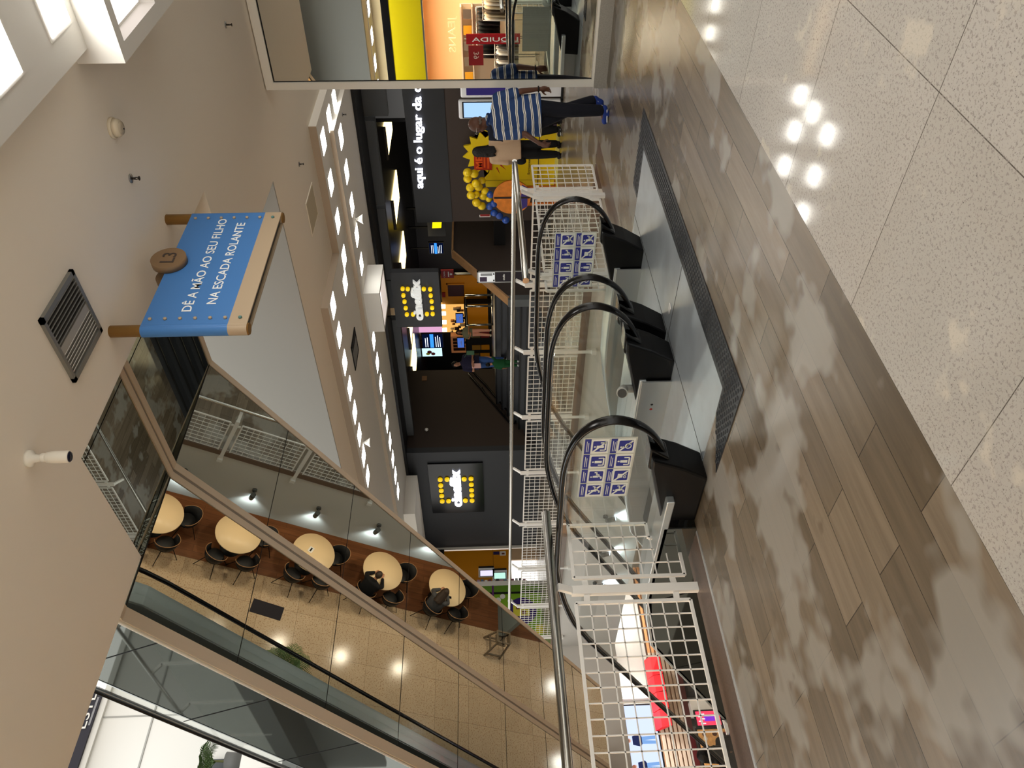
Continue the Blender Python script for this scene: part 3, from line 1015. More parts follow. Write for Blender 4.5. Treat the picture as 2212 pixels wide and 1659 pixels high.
def ceiling_speaker(x, y, z, label):
    t = thing('ceiling_speaker', label, 'speaker', (x, y, z), 'small white ceiling speakers')
    part('stem', MB().cyl((x, y, z), (x, y, z - 0.05), 0.02, 10), white_metal, t)
    part('cone', MB().lathe([(0.03, -0.04), (0.06, -0.09), (0.10, -0.15), (0.09, -0.152)], (x, y, z), n=20), white_metal, t)
ceiling_speaker(12.85, 8.25, 4.05, 'white cone fitting beside the lights nearest the black ceiling edge')
ceiling_speaker(10.3, 11.9, 4.13, 'white cone fitting between two lights of the left row')

v2 = thing('air_diffuser', 'diamond looking grey air diffuser among the ceiling lights', 'vent', (11.1, 10.05, 4.13))
part('frame', BX(10.8, 11.4, 9.75, 9.78, 4.115, 4.131).box(10.8, 11.4, 10.32, 10.35, 4.115, 4.131).box(10.8, 10.83, 9.75, 10.35, 4.115, 4.131).box(11.37, 11.4, 9.75, 10.35, 4.115, 4.131), black_m, v2)
part('grille', BX(10.83, 11.37, 9.78, 10.32, 4.121, 4.131), mat('diffuser grey', (150, 150, 148), 0.5, 0.3), v2)
part('louvre', MB().bar((10.85, 9.9, 4.118), (11.36, 9.9, 4.118), 0.05, 0.006).bar((10.85, 9.82, 4.118), (11.36, 9.82, 4.118), 0.03, 0.006), black_m, v2)

# square flush lights
def ceiling_light(x, y, z, s, label, group):
    t = thing('ceiling_light', label, 'ceiling light', (x, y, z), group)
    h = s / 2
    part('trim_ring', BX(x - h - .012, x + h + .012, y - h - .012, y - h, z - .008, z).box(x - h - .012, x + h + .012, y + h, y + h + .012, z - .008, z).box(x - h - .012, x - h, y - h, y + h, z - .008, z).box(x + h, x + h + .012, y - h, y + h, z - .008, z), white_paint, t)
    part('diffuser', BX(x - h, x + h, y - h, y + h, z - .012, z - .001), lamp_glow, t)
    return t
_n = 0
_ord = ['first', 'second', 'third', 'fourth', 'fifth', 'sixth', 'seventh', 'eighth', 'ninth', 'tenth', 'eleventh', 'twelfth', 'thirteenth', 'fourteenth', 'fifteenth', 'sixteenth']
for i, (x, y) in enumerate([(11.6, 5.98), (12.36, 5.96), (13.05, 5.96)]):
    ceiling_light(x, y, 4.13, 0.34, 'square light of the short row behind the mirror wall, %s from the well' % _ord[i], 'lights behind the mirror wall')
for i, (x, y) in enumerate([(11.6, 6.73), (11.6, 7.48), (11.58, 8.24), (11.3, 8.6)]):
    ceiling_light(x, y, 4.13, 0.34, 'square light between the access panel and the cinema, %s counting leftwards' % _ord[i], 'lights of the near right row')
for i in range(8):
    ceiling_light(10.1, 8.16 + 0.655 * i, 4.13, 0.34, 'square light in the row along the well edge, %s from the air diffuser end' % _ord[i], 'lights along the well edge')
for i in range(17):
    if i in (5,):
        continue
    ceiling_light(12.7, 6.47 + 0.683 * i, 4.05, 0.34, 'square light in the row nearest the black ceiling edge, %s from the mirror wall' % _ord[min(i, 15) if i < 16 else 15], 'lights by the black ceiling edge') if i < 16 else None
# glowing strips over the near walkway
def panel_light(x0, x1, y0, y1, z, label, m=lamp_glow):
    t = thing('panel_light', label, 'ceiling light', ((x0 + x1) / 2, (y0 + y1) / 2, z), 'panel lights over the near walkway')
    part('frame', BX(x0 - .02, x0, y0 - .02, y1 + .02, z - .006, z).box(x1, x1 + .02, y0 - .02, y1 + .02, z - .006, z).box(x0, x1, y1, y1 + .02, z - .006, z).box(x0, x1, y0 - .02, y0, z - .006, z), white_paint, t)
    part('diffuser', BX(x0, x1, y0, y1, z - .01, z - .001), m, t)
panel_light(4.07, 4.36, 0.6, 1.81, 4.15, 'glowing panel light in the top left corner of the picture')
panel_light(4.81, 5.10, 0.6, 1.80, 4.15, 'glowing panel light next to the white ceiling box')
panel_light(5.31, 5.98, -1.0, 1.98, 4.055, 'wide pinkish lit panel recessed in the white ceiling box', emat('pink lit panel', (250, 236, 232), 1.05))
# white box lamp hanging before the cinema
wb = thing('box_light', 'white box light with a recessed pinkish panel, hanging before the cinema', 'ceiling light', (12.9, 10.2, 4.05))
part('housing', BX(12.4, 12.48, 9.72, 10.75, 3.72, 4.05).box(13.3, 13.38, 9.72, 10.75, 3.72, 4.05).box(12.48, 13.3, 9.72, 9.8, 3.72, 4.05).box(12.48, 13.3, 10.67, 10.75, 3.72, 4.05), white_paint, wb)
part('diffuser', BX(12.48, 13.3, 9.8, 10.67, 3.84, 3.86), emat('pink lit panel', (250, 236, 232), 1.05), wb)
# ------------------------------------------------------------------ cinema signs and lobby
sign_glow = emat('white glowing letter', (238, 240, 255), 2.2)
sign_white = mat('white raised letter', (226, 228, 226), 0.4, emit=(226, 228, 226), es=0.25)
bulb_yellow = mat('yellow bulb', (232, 196, 20), 0.35, emit=(232, 190, 10), es=0.5)
YL = (0, -1, 0)       # reading direction on walls that face the well
UP = (0, 0, 1)

def cineflix(root, x, ya, yb, zt, dots, r, glow, depth, h):
    part('lettering', text_mb('cineflix', h, (x, (ya + yb) / 2, zt), YL, UP, depth, 0.03, width=abs(yb - ya)), glow, root)
    for (y, z) in dots:
        d = part('bulb', MB().lathe([(r, 0), (r, 0.06), (r * 0.9, 0.075)], (x + 0.02, y, z), (-1, 0, 0), 16), bulb_yellow, root)
hg = thing('cinema_sign', 'dark square cinema sign hanging over the stairs, grey letters in a ring of yellow bulbs', 'sign', (14.6, 11.65, 2.65), 'cinema signs')
part('board', BX(14.56, 14.72, 10.82, 12.5, 2.65, 3.78), dark_grey_wall, hg)
cineflix(hg, 14.55, 11.0, 12.22, 3.10, [(11.27, 3.52), (11.47, 3.52), (11.66, 3.51), (11.86, 3.50), (12.06, 3.49), (11.28, 3.40), (12.06, 3.34), (11.29, 3.02), (12.06, 3.0), (11.3, 2.87), (11.49, 2.87), (11.67, 2.86), (11.87, 2.86), (12.06, 2.86)], 0.05, sign_white, 0.07, 0.33)
part('bracket', MB().cyl((14.64, 11.1, 3.77), (14.64, 11.1, 3.99), 0.015, 8), black_m, hg)
part('bracket', MB().cyl((14.64, 12.2, 3.77), (14.64, 12.2, 3.99), 0.015, 8), black_m, hg)
wg = thing('cinema_sign', 'black square cinema sign on the grey wall, glowing white letters in yellow bulbs', 'sign', (14.58, 19.1, 1.75), 'cinema signs')
part('board', BX(14.54, 14.6, 17.88, 20.35, 1.75, 3.4), black_gloss, wg)
cineflix(wg, 14.53, 18.14, 19.96, 2.45, [(18.59, 3.06), (18.88, 3.06), (19.14, 3.06), (19.41, 3.06), (19.69, 3.06), (18.59, 2.85), (19.69, 2.86), (18.6, 2.33), (19.69, 2.33), (18.59, 2.12), (18.88, 2.12), (19.16, 2.12), (19.42, 2.12), (19.7, 2.12)], 0.075, sign_glow, 0.05, 0.46)

# glowing slogan on the black band (the wall stands askew)
_bd = Vector((-0.39, -2.36, -0.15)).normalized()
ls = solo('slogan_lettering', 'glowing white slogan lettering on the black band over the yellow display', 'lettering', text_mb('aqui é o lugar da c', 0.25, (15.10, 8.92, 2.885), _bd, UP, 0.02, 0.014, width=2.52, align='LEFT'), emat('slogan glow', (236, 238, 255), 2.6))

# second logo deep in the lobby, and the info screens
lg = thing('lobby_sign', 'far lit sign in the lobby: slanted yellow tile and white LIN letters', 'sign', (24, 15.5, 3.05))
part('board', BX(24.0, 24.1, 14.4, 16.2, 2.95, 3.6), black_gloss, lg)
part('lettering', text_mb('LIN', 0.33, (23.99, 15.4, 3.13), YL, UP, 0.02, 0.03, width=0.62, align='LEFT'), sign_glow, lg)
part('yellow_tile', MB().prism([(23.97, 15.45, 3.06), (23.97, 15.55, 3.4), (23.97, 15.83, 3.43), (23.97, 15.82, 3.1)], (0.03, 0, 0)), emat('yellow tile glow', (250, 205, 10), 1.4), lg)
part('mount_post', BX(24.02, 24.08, 15.0, 15.06, 3.6, 4.3), black_m, lg)
part('mount_post', BX(24.02, 24.08, 15.8, 15.86, 3.6, 4.3), black_m, lg)
scr_dark = emat('screen navy', (10, 24, 60), 0.35)
scr_blue = emat('screen bright blue', (50, 130, 240), 1.1)
scr_white = emat('screen white text', (220, 230, 250), 1.2)
def info_screen(x, ya, yb, za, zb, label, rows, poster=None):
    t = thing('info_screen', label, 'screen', (x, (ya + yb) / 2, za), 'session screens in the lobby')
    part('casing', BX(x, x + 0.08, ya - 0.03, yb + 0.03, za - 0.03, zb + 0.03), black_m, t)
    part('display', BX(x - 0.005, x, ya, yb, za, zb), scr_dark, t)
    h = zb - za
    part('blue_bar', BX(x - 0.008, x - 0.004, ya, yb, za + h * 0.45, za + h * 0.63), scr_blue, t)
    for k in range(rows):
        z = za + h * (0.12 + 0.82 * k / rows)
        if abs(z - (za + h * 0.54)) < h * 0.13:
            continue
        a, b = ya + (yb - ya) * (0.05 + 0.3 * random.random()), yb - (yb - ya) * 0.05
        part('text_line', BX(x - 0.008, x - 0.004, a, b, z, z + h * 0.035), scr_white, t)
    part('mount_post', BX(x + 0.02, x + 0.06, (ya + yb) / 2 - 0.02, (ya + yb) / 2 + 0.02, zb, 4.31), black_m, t)
    return t
info_screen(24.0, 16.5, 16.98, 3.08, 3.6, 'small lit session screen right of the hanging cinema sign', 7)
info_screen(24.0, 21.0, 21.75, 3.36, 4.2, 'lit session screen left of the hanging cinema sign, above the counter', 8)
ps = thing('poster_screen', 'bright film poster screen beside the session screen', 'screen', (24.0, 22.0, 3.4), 'session screens in the lobby')
part('casing', BX(24.0, 24.06, 21.78, 22.25, 3.4, 4.28), black_m, ps)
part('display', BX(23.99, 24.0, 21.79, 22.24, 3.42, 4.26), emat('screen pale', (190, 226, 235), 0.9), ps)
part('picture', MB().ball((23.99, 22.0, 3.95), 0.1, 10, 6, 0.05, 1, 1).ball((23.99, 22.1, 3.8), 0.09, 10, 6, 0.05, 1, 1), mat('poster red', (120, 20, 30), 0.5), ps)
part('picture', MB().ball((23.99, 22.1, 4.02), 0.07, 10, 6, 0.05, 1, 1.2), mat('poster yellow', (230, 220, 60), 0.5), ps)
pk = solo('pink_panel', 'small pink lit panel next to the hanging cinema sign', 'panel', BX(24.0, 24.05, 20.45, 20.9, 3.35, 4.3), emat('pink glow', (214, 160, 196), 0.75))

# lobby ceiling lights: long warm panels
warm_glow = emat('warm lobby light', (255, 226, 150), 3.2)
for i, (y0, y1, x0) in enumerate([(10.1, 11.1, 20.4), (12.4, 13.4, 20.3), (14.75, 15.75, 20.4), (17.7, 18.7, 20.6), (19.2, 20.5, 20.2)]):
    t = thing('lobby_light', 'warm rectangular light in the lobby ceiling, %s from the mirror wall' % _ord[i], 'ceiling light', (x0 + 0.5, (y0 + y1) / 2, 4.3), 'warm lobby ceiling lights')
    part('diffuser', BX(x0, x0 + 1.8, y0, y1, 4.27, 4.301), warm_glow, t)
    part('frame', BX(x0 - 0.06, x0, y0, y1, 4.24, 4.301), mat('lamp frame', (90, 80, 70), 0.5), t)
area_light('lobby lamp', (21.2, 13.5, 4.2), 1, 3, 60, (1, 0.85, 0.6))
area_light('lobby lamp', (20.6, 18.5, 4.2), 1, 3, 60, (1, 0.85, 0.6))

# counter, popcorn machine, yellow wall
yw = thing('yellow_partition', 'amber yellow partition with a small window behind the lobby counter', 'partition', (26.2, 20.5, 1.3))
part('board', BX(26.3, 26.45, 19.74, 21.3, 1.45, 3.42), orange_yellow, yw)
part('window', BX(26.26, 26.3, 20.2, 20.83, 2.45, 3.14), mat('maroon window', (58, 22, 24), 0.3), yw)
part('window_frame', BX(26.24, 26.3, 20.14, 20.2, 2.42, 3.2).box(26.24, 26.3, 20.14, 20.86, 3.14, 3.2), orange_yellow, yw)
part('red_notice', BX(26.24, 26.3, 20.62, 20.86, 3.26, 3.4), mat('red notice', (140, 34, 34), 0.5), yw)
part('foot_rail', BX(26.2, 26.45, 19.74, 21.3, 1.3, 1.45), black_m, yw)
pm = thing('popcorn_machine', 'lit popcorn cabinet with warm lamps at the lobby counter', 'popcorn machine', (25.9, 22.1, 2.35))
part('cabinet', BX(26.4, 26.5, 21.35, 23.0, 2.3, 3.55), emat('warm popcorn glow', (214, 160, 84), 0.9), pm)
part('stand', BX(26.1, 26.5, 21.35, 23.0, 1.3, 2.32), mat('counter maroon', (70, 24, 24), 0.5), pm)
for y in (21.4, 21.8, 22.3, 22.75):
    part('lamp', MB().cyl((26.28, y, 3.3), (26.28, y, 3.5), 0.09, 10), emat('warm white lamp', (255, 240, 200), 4.0), pm)
for k in range(16):
    y, z = 21.5 + random.random() * 1.4, 2.45 + random.random() * 0.75
    part('canister', MB().cyl((26.28, y, z), (26.28, y, z + 0.12 + 0.1 * random.random()), 0.05 + 0.03 * random.random(), 8), [mat('dark brown tin', (52, 34, 20), 0.4), mat('cream tub', (230, 200, 150), 0.5), mat('amber tub', (190, 120, 50), 0.4)][k % 3], pm)
mc = thing('drink_machine', 'warm lit drinks cabinet at the left end of the lobby counter', 'cabinet', (26.2, 23.5, 1.3))
part('cabinet', BX(26.2, 26.5, 23.1, 24.1, 1.3, 3.15), mat('copper cabinet', (140, 96, 62), 0.5, emit=(160, 100, 60), es=0.25), mc)
for k in range(4):
    part('bottle_row', BX(26.14, 26.2, 23.2 + 0.2 * k, 23.32 + 0.2 * k, 2.5, 3.05), mat('dark bottle', (64, 40, 26), 0.3), mc)
KS = 25.6 / 23.0
def kb(ya, yb, za, zb, x0, x1):
    return BX(x0, x1, ya * KS, yb * KS, max(1.3, 1.6 + (za - 1.6) * KS), 1.6 + (zb - 1.6) * KS)
ct = thing('lobby_counter', 'lobby counter with yellow, red and khaki front panels', 'counter', (25.8, 22.8, 1.3))
part('body', kb(18.6, 23.0, 1.3, 2.33, 25.6, 25.9), black_m, ct)
for (ya, yb, za, zb, c) in ((18.65, 20.0, 1.45, 2.25, orange_yellow), (20.05, 20.35, 1.42, 1.75, mat('front red', (130, 30, 28), 0.5)), (20.05, 20.35, 1.78, 2.12, mat('front khaki', (104, 88, 50), 0.5)), (20.75, 21.0, 1.42, 1.75, orange_yellow), (20.75, 21.0, 1.78, 2.12, mat('front ochre', (150, 110, 40), 0.5)), (21.2, 21.6, 1.42, 1.8, orange_yellow), (21.2, 21.6, 1.83, 2.2, mat('front khaki', (104, 88, 50), 0.5))):
    part('front_panel', kb(ya, yb, za, zb, 25.57, 25.6), c, ct)
part('worktop', kb(18.55, 23.0, 2.33, 2.37, 25.55, 25.95), black_gloss, ct)
till = emat('till screen blue', (66, 100, 178), 0.75)
for i, (ya, yb) in enumerate(((19.18, 19.62), (20.43, 20.93))):
    t = thing('till_screen', ['blue till screen on the lobby counter, right one', 'blue till screen on the lobby counter, left one by the jeans woman'][i], 'screen', (25.7, (ya + yb) / 2 * KS, 2.45), 'till screens')
    part('display', kb(ya, yb, 2.44, 2.7, 25.66, 25.68), till, t)
    part('casing', kb(ya - 0.02, yb + 0.02, 2.42, 2.72, 25.68, 25.74), black_m, t)
    part('stand', kb((ya + yb) / 2 - 0.05, (ya + yb) / 2 + 0.05, 2.37, 2.45, 25.68, 25.72), black_m, t)
    part('logo', text_mb('cineflix', 0.07, (25.655, (ya + yb) / 2 * KS, 2.64), YL, UP, 0.003, 0.02, width=0.3), white_letter, t)
cx = thing('queue_sign', 'red CAIXA sign on a steel post at the lobby', 'sign', (20.0, 15.0, 1.3))
part('board', BX(19.98, 20.02, 14.78, 15.1, 2.55, 2.96), mat('sign red', (150, 44, 44), 0.5), cx)
part('lettering', text_mb('CAIXA', 0.07, (19.975, 14.94, 2.83), YL, UP, 0.003, 0.0, width=0.24), white_letter, cx)
part('text_line', BX(19.972, 19.98, 14.84, 15.04, 2.70, 2.735), white_letter, cx)
part('arrow', MB().prism([(19.975, 14.97, 2.6), (19.975, 14.91, 2.6), (19.975, 14.91, 2.64), (19.975, 14.88, 2.64), (19.975, 14.94, 2.68), (19.975, 15.0, 2.64), (19.975, 14.97, 2.64)], (0.004, 0, 0)), white_letter, cx)
part('post', MB().cyl((20.0, 14.94, 1.32), (20.0, 14.94, 2.56), 0.03, 12), steel_dull, cx)
part('foot', MB().lathe([(0.17, 0), (0.17, 0.02), (0.04, 0.035)], (20.0, 14.94, 1.3), n=20), steel_dull, cx)
qr = thing('queue_barrier', 'steel queue barrier with tall posts before the lobby counter', 'barrier', (20, 16.5, 1.3))
for y in (15.83, 16.3, 17.12):
    part('post', MB().cyl((20, y, 1.3), (20, y, 2.22), 0.035, 12), steel, qr)
part('top_rail', MB().cyl((20, 15.83, 2.2), (20, 17.12, 2.2), 0.02, 10), black_m, qr)
part('low_rail', MB().cyl((20, 15.83, 1.33), (20, 17.12, 1.33), 0.025, 10), steel, qr)

# wall handrail by the stairs, exit lamp, bulb
wh = thing('wall_handrail', 'black looped handrail on the brown wall beside the stairs', 'handrail', (16.7, 17.35, 0.9))
part('tube', MB().tube([(17.8, 17.32, 2.15), (17.9, 17.32, 2.1), (17.85, 17.32, 1.98), (17.3, 17.32, 1.62), (15.72, 17.32, 0.72), (15.62, 17.32, 0.72), (15.62, 17.32, 0.9), (15.72, 17.32, 0.96), (17.2, 17.32, 1.8)], 0.03, 10, closed=True), black_gloss, wh)
for x in (16.0, 17.2):
    part('bracket', MB().cyl((x, 17.32, 0.88 + (x - 15.72) * 0.56), (x, 17.4, 0.88 + (x - 15.72) * 0.56), 0.015, 8), black_m, wh)
bk = thing('wall_speaker', 'small white ball fitting on the brown stair wall under the beams', 'speaker', (15.6, 17.36, 3.4))
part('ball', MB().ball((15.45, 17.33, 3.42), 0.055, 14, 10), white_paint, bk)
part('stem', MB().cyl((15.45, 17.34, 3.42), (15.45, 17.41, 3.42), 0.02, 8), white_paint, bk)
es = solo('exit_lamp', 'tiny amber plate high on the brown stair wall', 'sign', BX(17.62, 17.82, 17.385, 17.4, 3.5, 3.66), mat('amber plate', (120, 78, 40), 0.5))

# info stand by the stair parapet
it = thing('info_stand', 'slim stand with a white price poster in front of the stair parapet', 'stand', (13.9, 10.49, 0))
part('frame', BX(13.89, 13.93, 10.33, 10.36, 0, 1.74).box(13.89, 13.93, 10.62, 10.65, 0, 1.74).box(13.89, 13.93, 10.33, 10.65, 1.71, 1.74), steel_dull, it)
part('poster', BX(13.885, 13.9, 10.36, 10.62, 1.34, 1.71), mat('white poster', (222, 226, 228), 0.5, emit=(222, 226, 228), es=0.25), it)
part('poster_picture', BX(13.882, 13.886, 10.48, 10.61, 1.52, 1.68), mat('poster purple', (64, 50, 76), 0.5), it)
part('poster_text', BX(13.882, 13.886, 10.38, 10.45, 1.4, 1.66), mat('poster grey text', (150, 154, 158), 0.6), it)
part('poster_mark', BX(13.882, 13.886, 10.38, 10.42, 1.35, 1.38).box(13.882, 13.886, 10.56, 10.6, 1.35, 1.38), black_m, it)
part('dark_panel', BX(13.885, 13.9, 10.36, 10.62, 0.1, 1.32), mat('dark purple panel', (32, 24, 34), 0.5), it)
part('logo', text_mb('cineflix', 0.06, (13.88, 10.49, 1.12), YL, UP, 0.003, 0.02, width=0.17), white_letter, it)
part('foot', BX(13.8, 14.02, 10.3, 10.68, 0, 0.02), steel_dull, it)

# fire notice
fs = thing('fire_notice', 'small red fire notice on the brown wall under the blue balloons', 'sign', (15.2, 9.9, 1.45))
_fd = Vector((18.4 - 15.2, 3.1 - 10.0, 0)).normalized()
_fn = Vector((_fd.y, -_fd.x, 0))
_fc = Vector((15.2, 10.0, 1.53)) + _fd * 0.33 + _fn * 0.012
part('plate', MB().obox(_fc, _fd, _fn, UP, 0.11, 0.006, 0.11), mat('sign red', (150, 44, 44), 0.5), fs)
part('border', MB().obox(_fc - _fn * 0.004, _fd, _fn, UP, 0.125, 0.004, 0.125), white_letter, fs)
part('symbol', MB().obox(_fc + _fn * 0.007, _fd + Vector((0, 0, .4)), _fn, UP, 0.06, 0.002, 0.02), white_letter, fs)

# ------------------------------------------------------------------ yellow film display with balloons
dp = thing('film_display', 'bright yellow film display board with a jagged burst top and red title', 'display', (14.8, 7.9, 0))
_o = [(8.78, 0.02), (8.78, 1.5), (8.55, 1.52)]
for k in range(17):
    a = math.radians(205 - 15 * k) if k < 17 else 0
    r = 0.46 if k % 2 else 0.33
    _o.append((7.98 - r * 1.05 * math.cos(a), 1.52 + r * math.sin(a)))
_o += [(7.5, 1.46), (7.36, 1.72), (7.2, 1.5), (6.95, 1.42), (6.95, 0.02)]
part('board', MB().prism([(14.86, y, z) for y, z in _o], (0.05, 0, 0)), yellow_paint, dp)
part('title_card', BX(14.842, 14.86, 7.86, 8.36, 1.36, 1.74), mat('title red', (176, 46, 22), 0.5), dp)
part('lettering', text_mb('MEU', 0.2, (14.838, 8.1, 1.565), YL, UP, 0.004, 0.02, width=0.44), mat('title orange', (232, 96, 30), 0.5), dp)
part('title_line', BX(14.838, 14.842, 7.9, 8.3, 1.50, 1.535).box(14.838, 14.842, 7.94, 8.33, 1.42, 1.46), mat('title orange', (232, 96, 30), 0.5), dp)
for k in range(7):
    a = math.radians(-155 + 20 * k)
    part('burst_ray', MB().prism([(14.85, 8.05 - 0.3 * math.cos(a), 1.4 + 0.3 * math.sin(a)), (14.85, 8.05 - 0.46 * math.cos(a + .03), 1.4 + 0.46 * math.sin(a + .03)), (14.85, 8.05 - 0.3 * math.cos(a + .1), 1.4 + 0.3 * math.sin(a + .1))], (0.008, 0, 0)), mat('ray red', (170, 40, 36), 0.5), dp)
part('lettering', text_mb('Somente no', 0.075, (14.852, 8.24, 0.545), YL, UP, 0.003, 0.0, width=0.5), mat('dark print', (40, 36, 20), 0.6), dp)
part('board_joint', BX(14.857, 14.861, 8.62, 8.625, 0.02, 1.5).box(14.857, 14.861, 6.95, 8.78, 0.9, 0.904).box(14.855, 14.861, 6.95, 8.78, 0.36, 0.375), black_m, dp)
part('base_board', BX(14.35, 14.9, 7.0, 8.78, 0, 0.02), mat('pale yellow base', (214, 206, 110), 0.5), dp)
part('side_panel', BX(14.80, 14.85, 6.98, 7.5, 0.02, 0.5), mat('violet print', (84, 62, 92), 0.5), dp)
part('side_print', BX(14.79, 14.80, 7.05, 7.45, 0.5, 0.62), mat('orange print', (206, 96, 50), 0.5), dp)
part('brace', BX(14.9, 15.3, 7.4, 7.46, 0.02, 0.08).bar((15.28, 7.43, 0.05), (14.92, 7.43, 1.2), 0.05, 0.05), black_m, dp)
oc = thing('round_cutout', 'large orange round cut-out panel in front of the yellow display', 'panel', (14.35, 8.73, 0))
part('disc', MB().cyl((14.33, 8.73, 0.95), (14.37, 8.73, 0.95), 0.4, 40), mat('cracked orange print', (214, 126, 44), 0.6, noise=0.5, nscale=7), oc)
part('strap', BX(14.318, 14.33, 8.71, 8.75, 0.57, 1.33), mat('dark strap', (44, 30, 26), 0.5), oc)
part('lower_print', MB().prism([(14.322, 8.5, 0.62), (14.322, 8.95, 0.62), (14.322, 9.05, 0.78), (14.322, 8.42, 0.74)], (0.008, 0, 0)), mat('violet blue print', (60, 50, 120), 0.6), oc)
part('stand', BX(14.37, 14.42, 8.5, 8.56, 0, 0.9).box(14.37, 14.42, 8.9, 8.96, 0, 0.9).box(14.37, 14.7, 8.48, 8.98, 0, 0.03), mat('orange board', (200, 110, 40), 0.6), oc)
def balloon(y, z, x, r, m, label, group, ax):
    t = thing('balloon', label, 'balloon', (x, y, z), group)
    M3 = Vector(ax).normalized().to_track_quat('Z', 'Y').to_matrix()
    part('skin', MB().ball((x, y, z), r, 18, 12, 1, 1, 1.1, M3), m, t)
    part('knot', MB().cyl(Vector((x, y, z)) - M3 @ Vector((0, 0, r * 1.05)), Vector((x, y, z)) - M3 @ Vector((0, 0, r * 1.22)), 0.012, 8, 0.016), m, t)
by = mat('yellow balloon', (232, 200, 24), 0.28, coat=0.3)
bb = mat('blue balloon', (26, 70, 156), 0.25, coat=0.4)
_yb = [(8.14, 1.88), (8.20, 1.74), (8.34, 1.88), (8.40, 1.71), (8.52, 1.83), (8.54, 1.66), (8.68, 1.82), (8.69, 1.71), (8.76, 1.56), (8.86, 1.71), (8.97, 1.60), (8.82, 1.44), (8.64, 1.52), (8.42, 1.58)]
_yw = ['topmost right', 'second by the burst', 'uppermost left', 'beside the burst, lower', 'top middle', 'middle, right half', 'outer left upper', 'centre', 'centre low', 'outer left middle', 'lowest left', 'lowest right, touching the orange disc', 'small one tucked right of the centre', 'small one deep behind']
for i, (y, z) in enumerate(_yb):
    balloon(y, z, 14.36 + 0.05 * (i % 3) + (0.1 if i >= 12 else 0), 0.088 - (0.012 if i in (11, 12, 13, 7) else 0), by, 'yellow balloon of the arch beside the film display, %s' % _yw[i], 'yellow balloons', (random.uniform(-1, 1), random.uniform(-1, 1), 1))
for i, (y, z) in enumerate([(8.70, 1.41), (8.98, 1.42), (8.90, 1.33), (9.12, 1.33), (9.18, 1.22), (9.28, 1.08)]):
    balloon(y, z, 14.42 - 0.02 * i, 0.08, bb, 'blue balloon left of the orange disc, %s from the top' % _ord[i], 'blue balloons', (random.uniform(-1, 1), random.uniform(-1, 1), 1))

# self service machines by the display
kw = mat('white kiosk plastic', (226, 228, 232), 0.35)
k1 = thing('ticket_machine', 'white ticket machine with a lit blue screen behind the striped shirt man', 'ticket machine', (14.25, 6.72, 0))
part('housing', BX(14.2, 14.3, 6.53, 6.90, 0.0, 2.0), kw, k1, bevel=0.03)
part('screen', BX(14.19, 14.2, 6.57, 6.86, 1.2, 1.9), emat('kiosk screen', (150, 184, 232), 0.95), k1)
part('screen_border', BX(14.194, 14.201, 6.55, 6.88, 1.15, 1.93), black_m, k1)
part('foot', BX(14.1, 14.4, 6.5, 6.95, 0, 0.04), black_m, k1)
k2 = thing('ticket_machine', 'second white ticket machine with a dark screen, half hidden by the mirror wall', 'ticket machine', (14.25, 6.2, 0))
part('housing', BX(14.2, 14.3, 6.02, 6.48, 0.0, 1.95), kw, k2, bevel=0.03)
part('screen', BX(14.19, 14.2, 6.08, 6.42, 1.1, 1.84), emat('kiosk purple screen', (60, 50, 110), 0.4), k2)
part('foot', BX(14.1, 14.4, 6.0, 6.47, 0, 0.04), black_m, k2)

# ------------------------------------------------------------------ shop at the end of the walkway (amber wall, screens, green front)
sh = thing('shop_unit', 'amber walled shop unit with a green front left of the grey cinema wall', 'shop', (12.6, 22.2, 0))
part('back_panel', BX(12.9, 14.44, 22.42, 22.5, 0.9, 3.15), orange_yellow, sh)
part('side_panel', BX(14.0, 14.44, 22.38, 22.44, 0.0, 0.9), mat('shop tan', (196, 166, 132), 0.6), sh)
part('panel_seam', BX(12.9, 14.44, 22.412, 22.42, 1.488, 1.5), mat('seam brown', (120, 78, 20), 0.5), sh)
part('top_beam', BX(12.6, 14.5, 22.4, 22.52, 3.15, 4.0), black_m, sh)
part('white_post', BX(13.0, 13.14, 22.3, 22.42, 0, 2.5), white_metal, sh)
part('green_front', BX(10.2, 13.0, 22.36, 22.46, 0, 2.1), mat('shop green', (128, 176, 40), 0.45, noise=0.08, nscale=2), sh)
part('green_step', BX(12.78, 13.0, 22.3, 22.36, 0, 2.1), mat('shop green dark', (96, 140, 36), 0.45), sh)
part('black_band', BX(12.72, 12.79, 22.33, 22.37, 0, 1.9), black_m, sh)
part('purple_stripe', BX(12.6, 13.0, 22.29, 22.3, 1.5, 1.56), mat('shop purple', (96, 40, 110), 0.5), sh)
part('purple_disc', MB().cyl((12.1, 22.355, 0.62), (12.1, 22.34, 0.62), 0.46, 36), mat('disc purple', (56, 36, 110), 0.45), sh)
part('yellow_card', BX(11.92, 12.32, 22.33, 22.34, 0.38, 0.9), mat('card yellow', (222, 214, 70), 0.5), sh)
part('card_print', BX(11.98, 12.1, 22.325, 22.33, 0.5, 0.62).box(12.15, 12.26, 22.325, 22.33, 0.7, 0.8), mat('card brown', (110, 60, 50), 0.5), sh)
part('yellow_card', BX(11.3, 11.6, 22.33, 22.36, 0.0, 0.22), mat('card yellow', (222, 214, 70), 0.5), sh)
for k, (x, z) in enumerate(((12.62, 1.22), (12.5, 1.36), (12.45, 0.98), (12.05, 1.14), (11.85, 1.02), (11.62, 0.86))):
    d = part('round_badge', MB().cyl((x, 22.335, z), (x, 22.325, z), 0.085, 20), white_paint, sh)
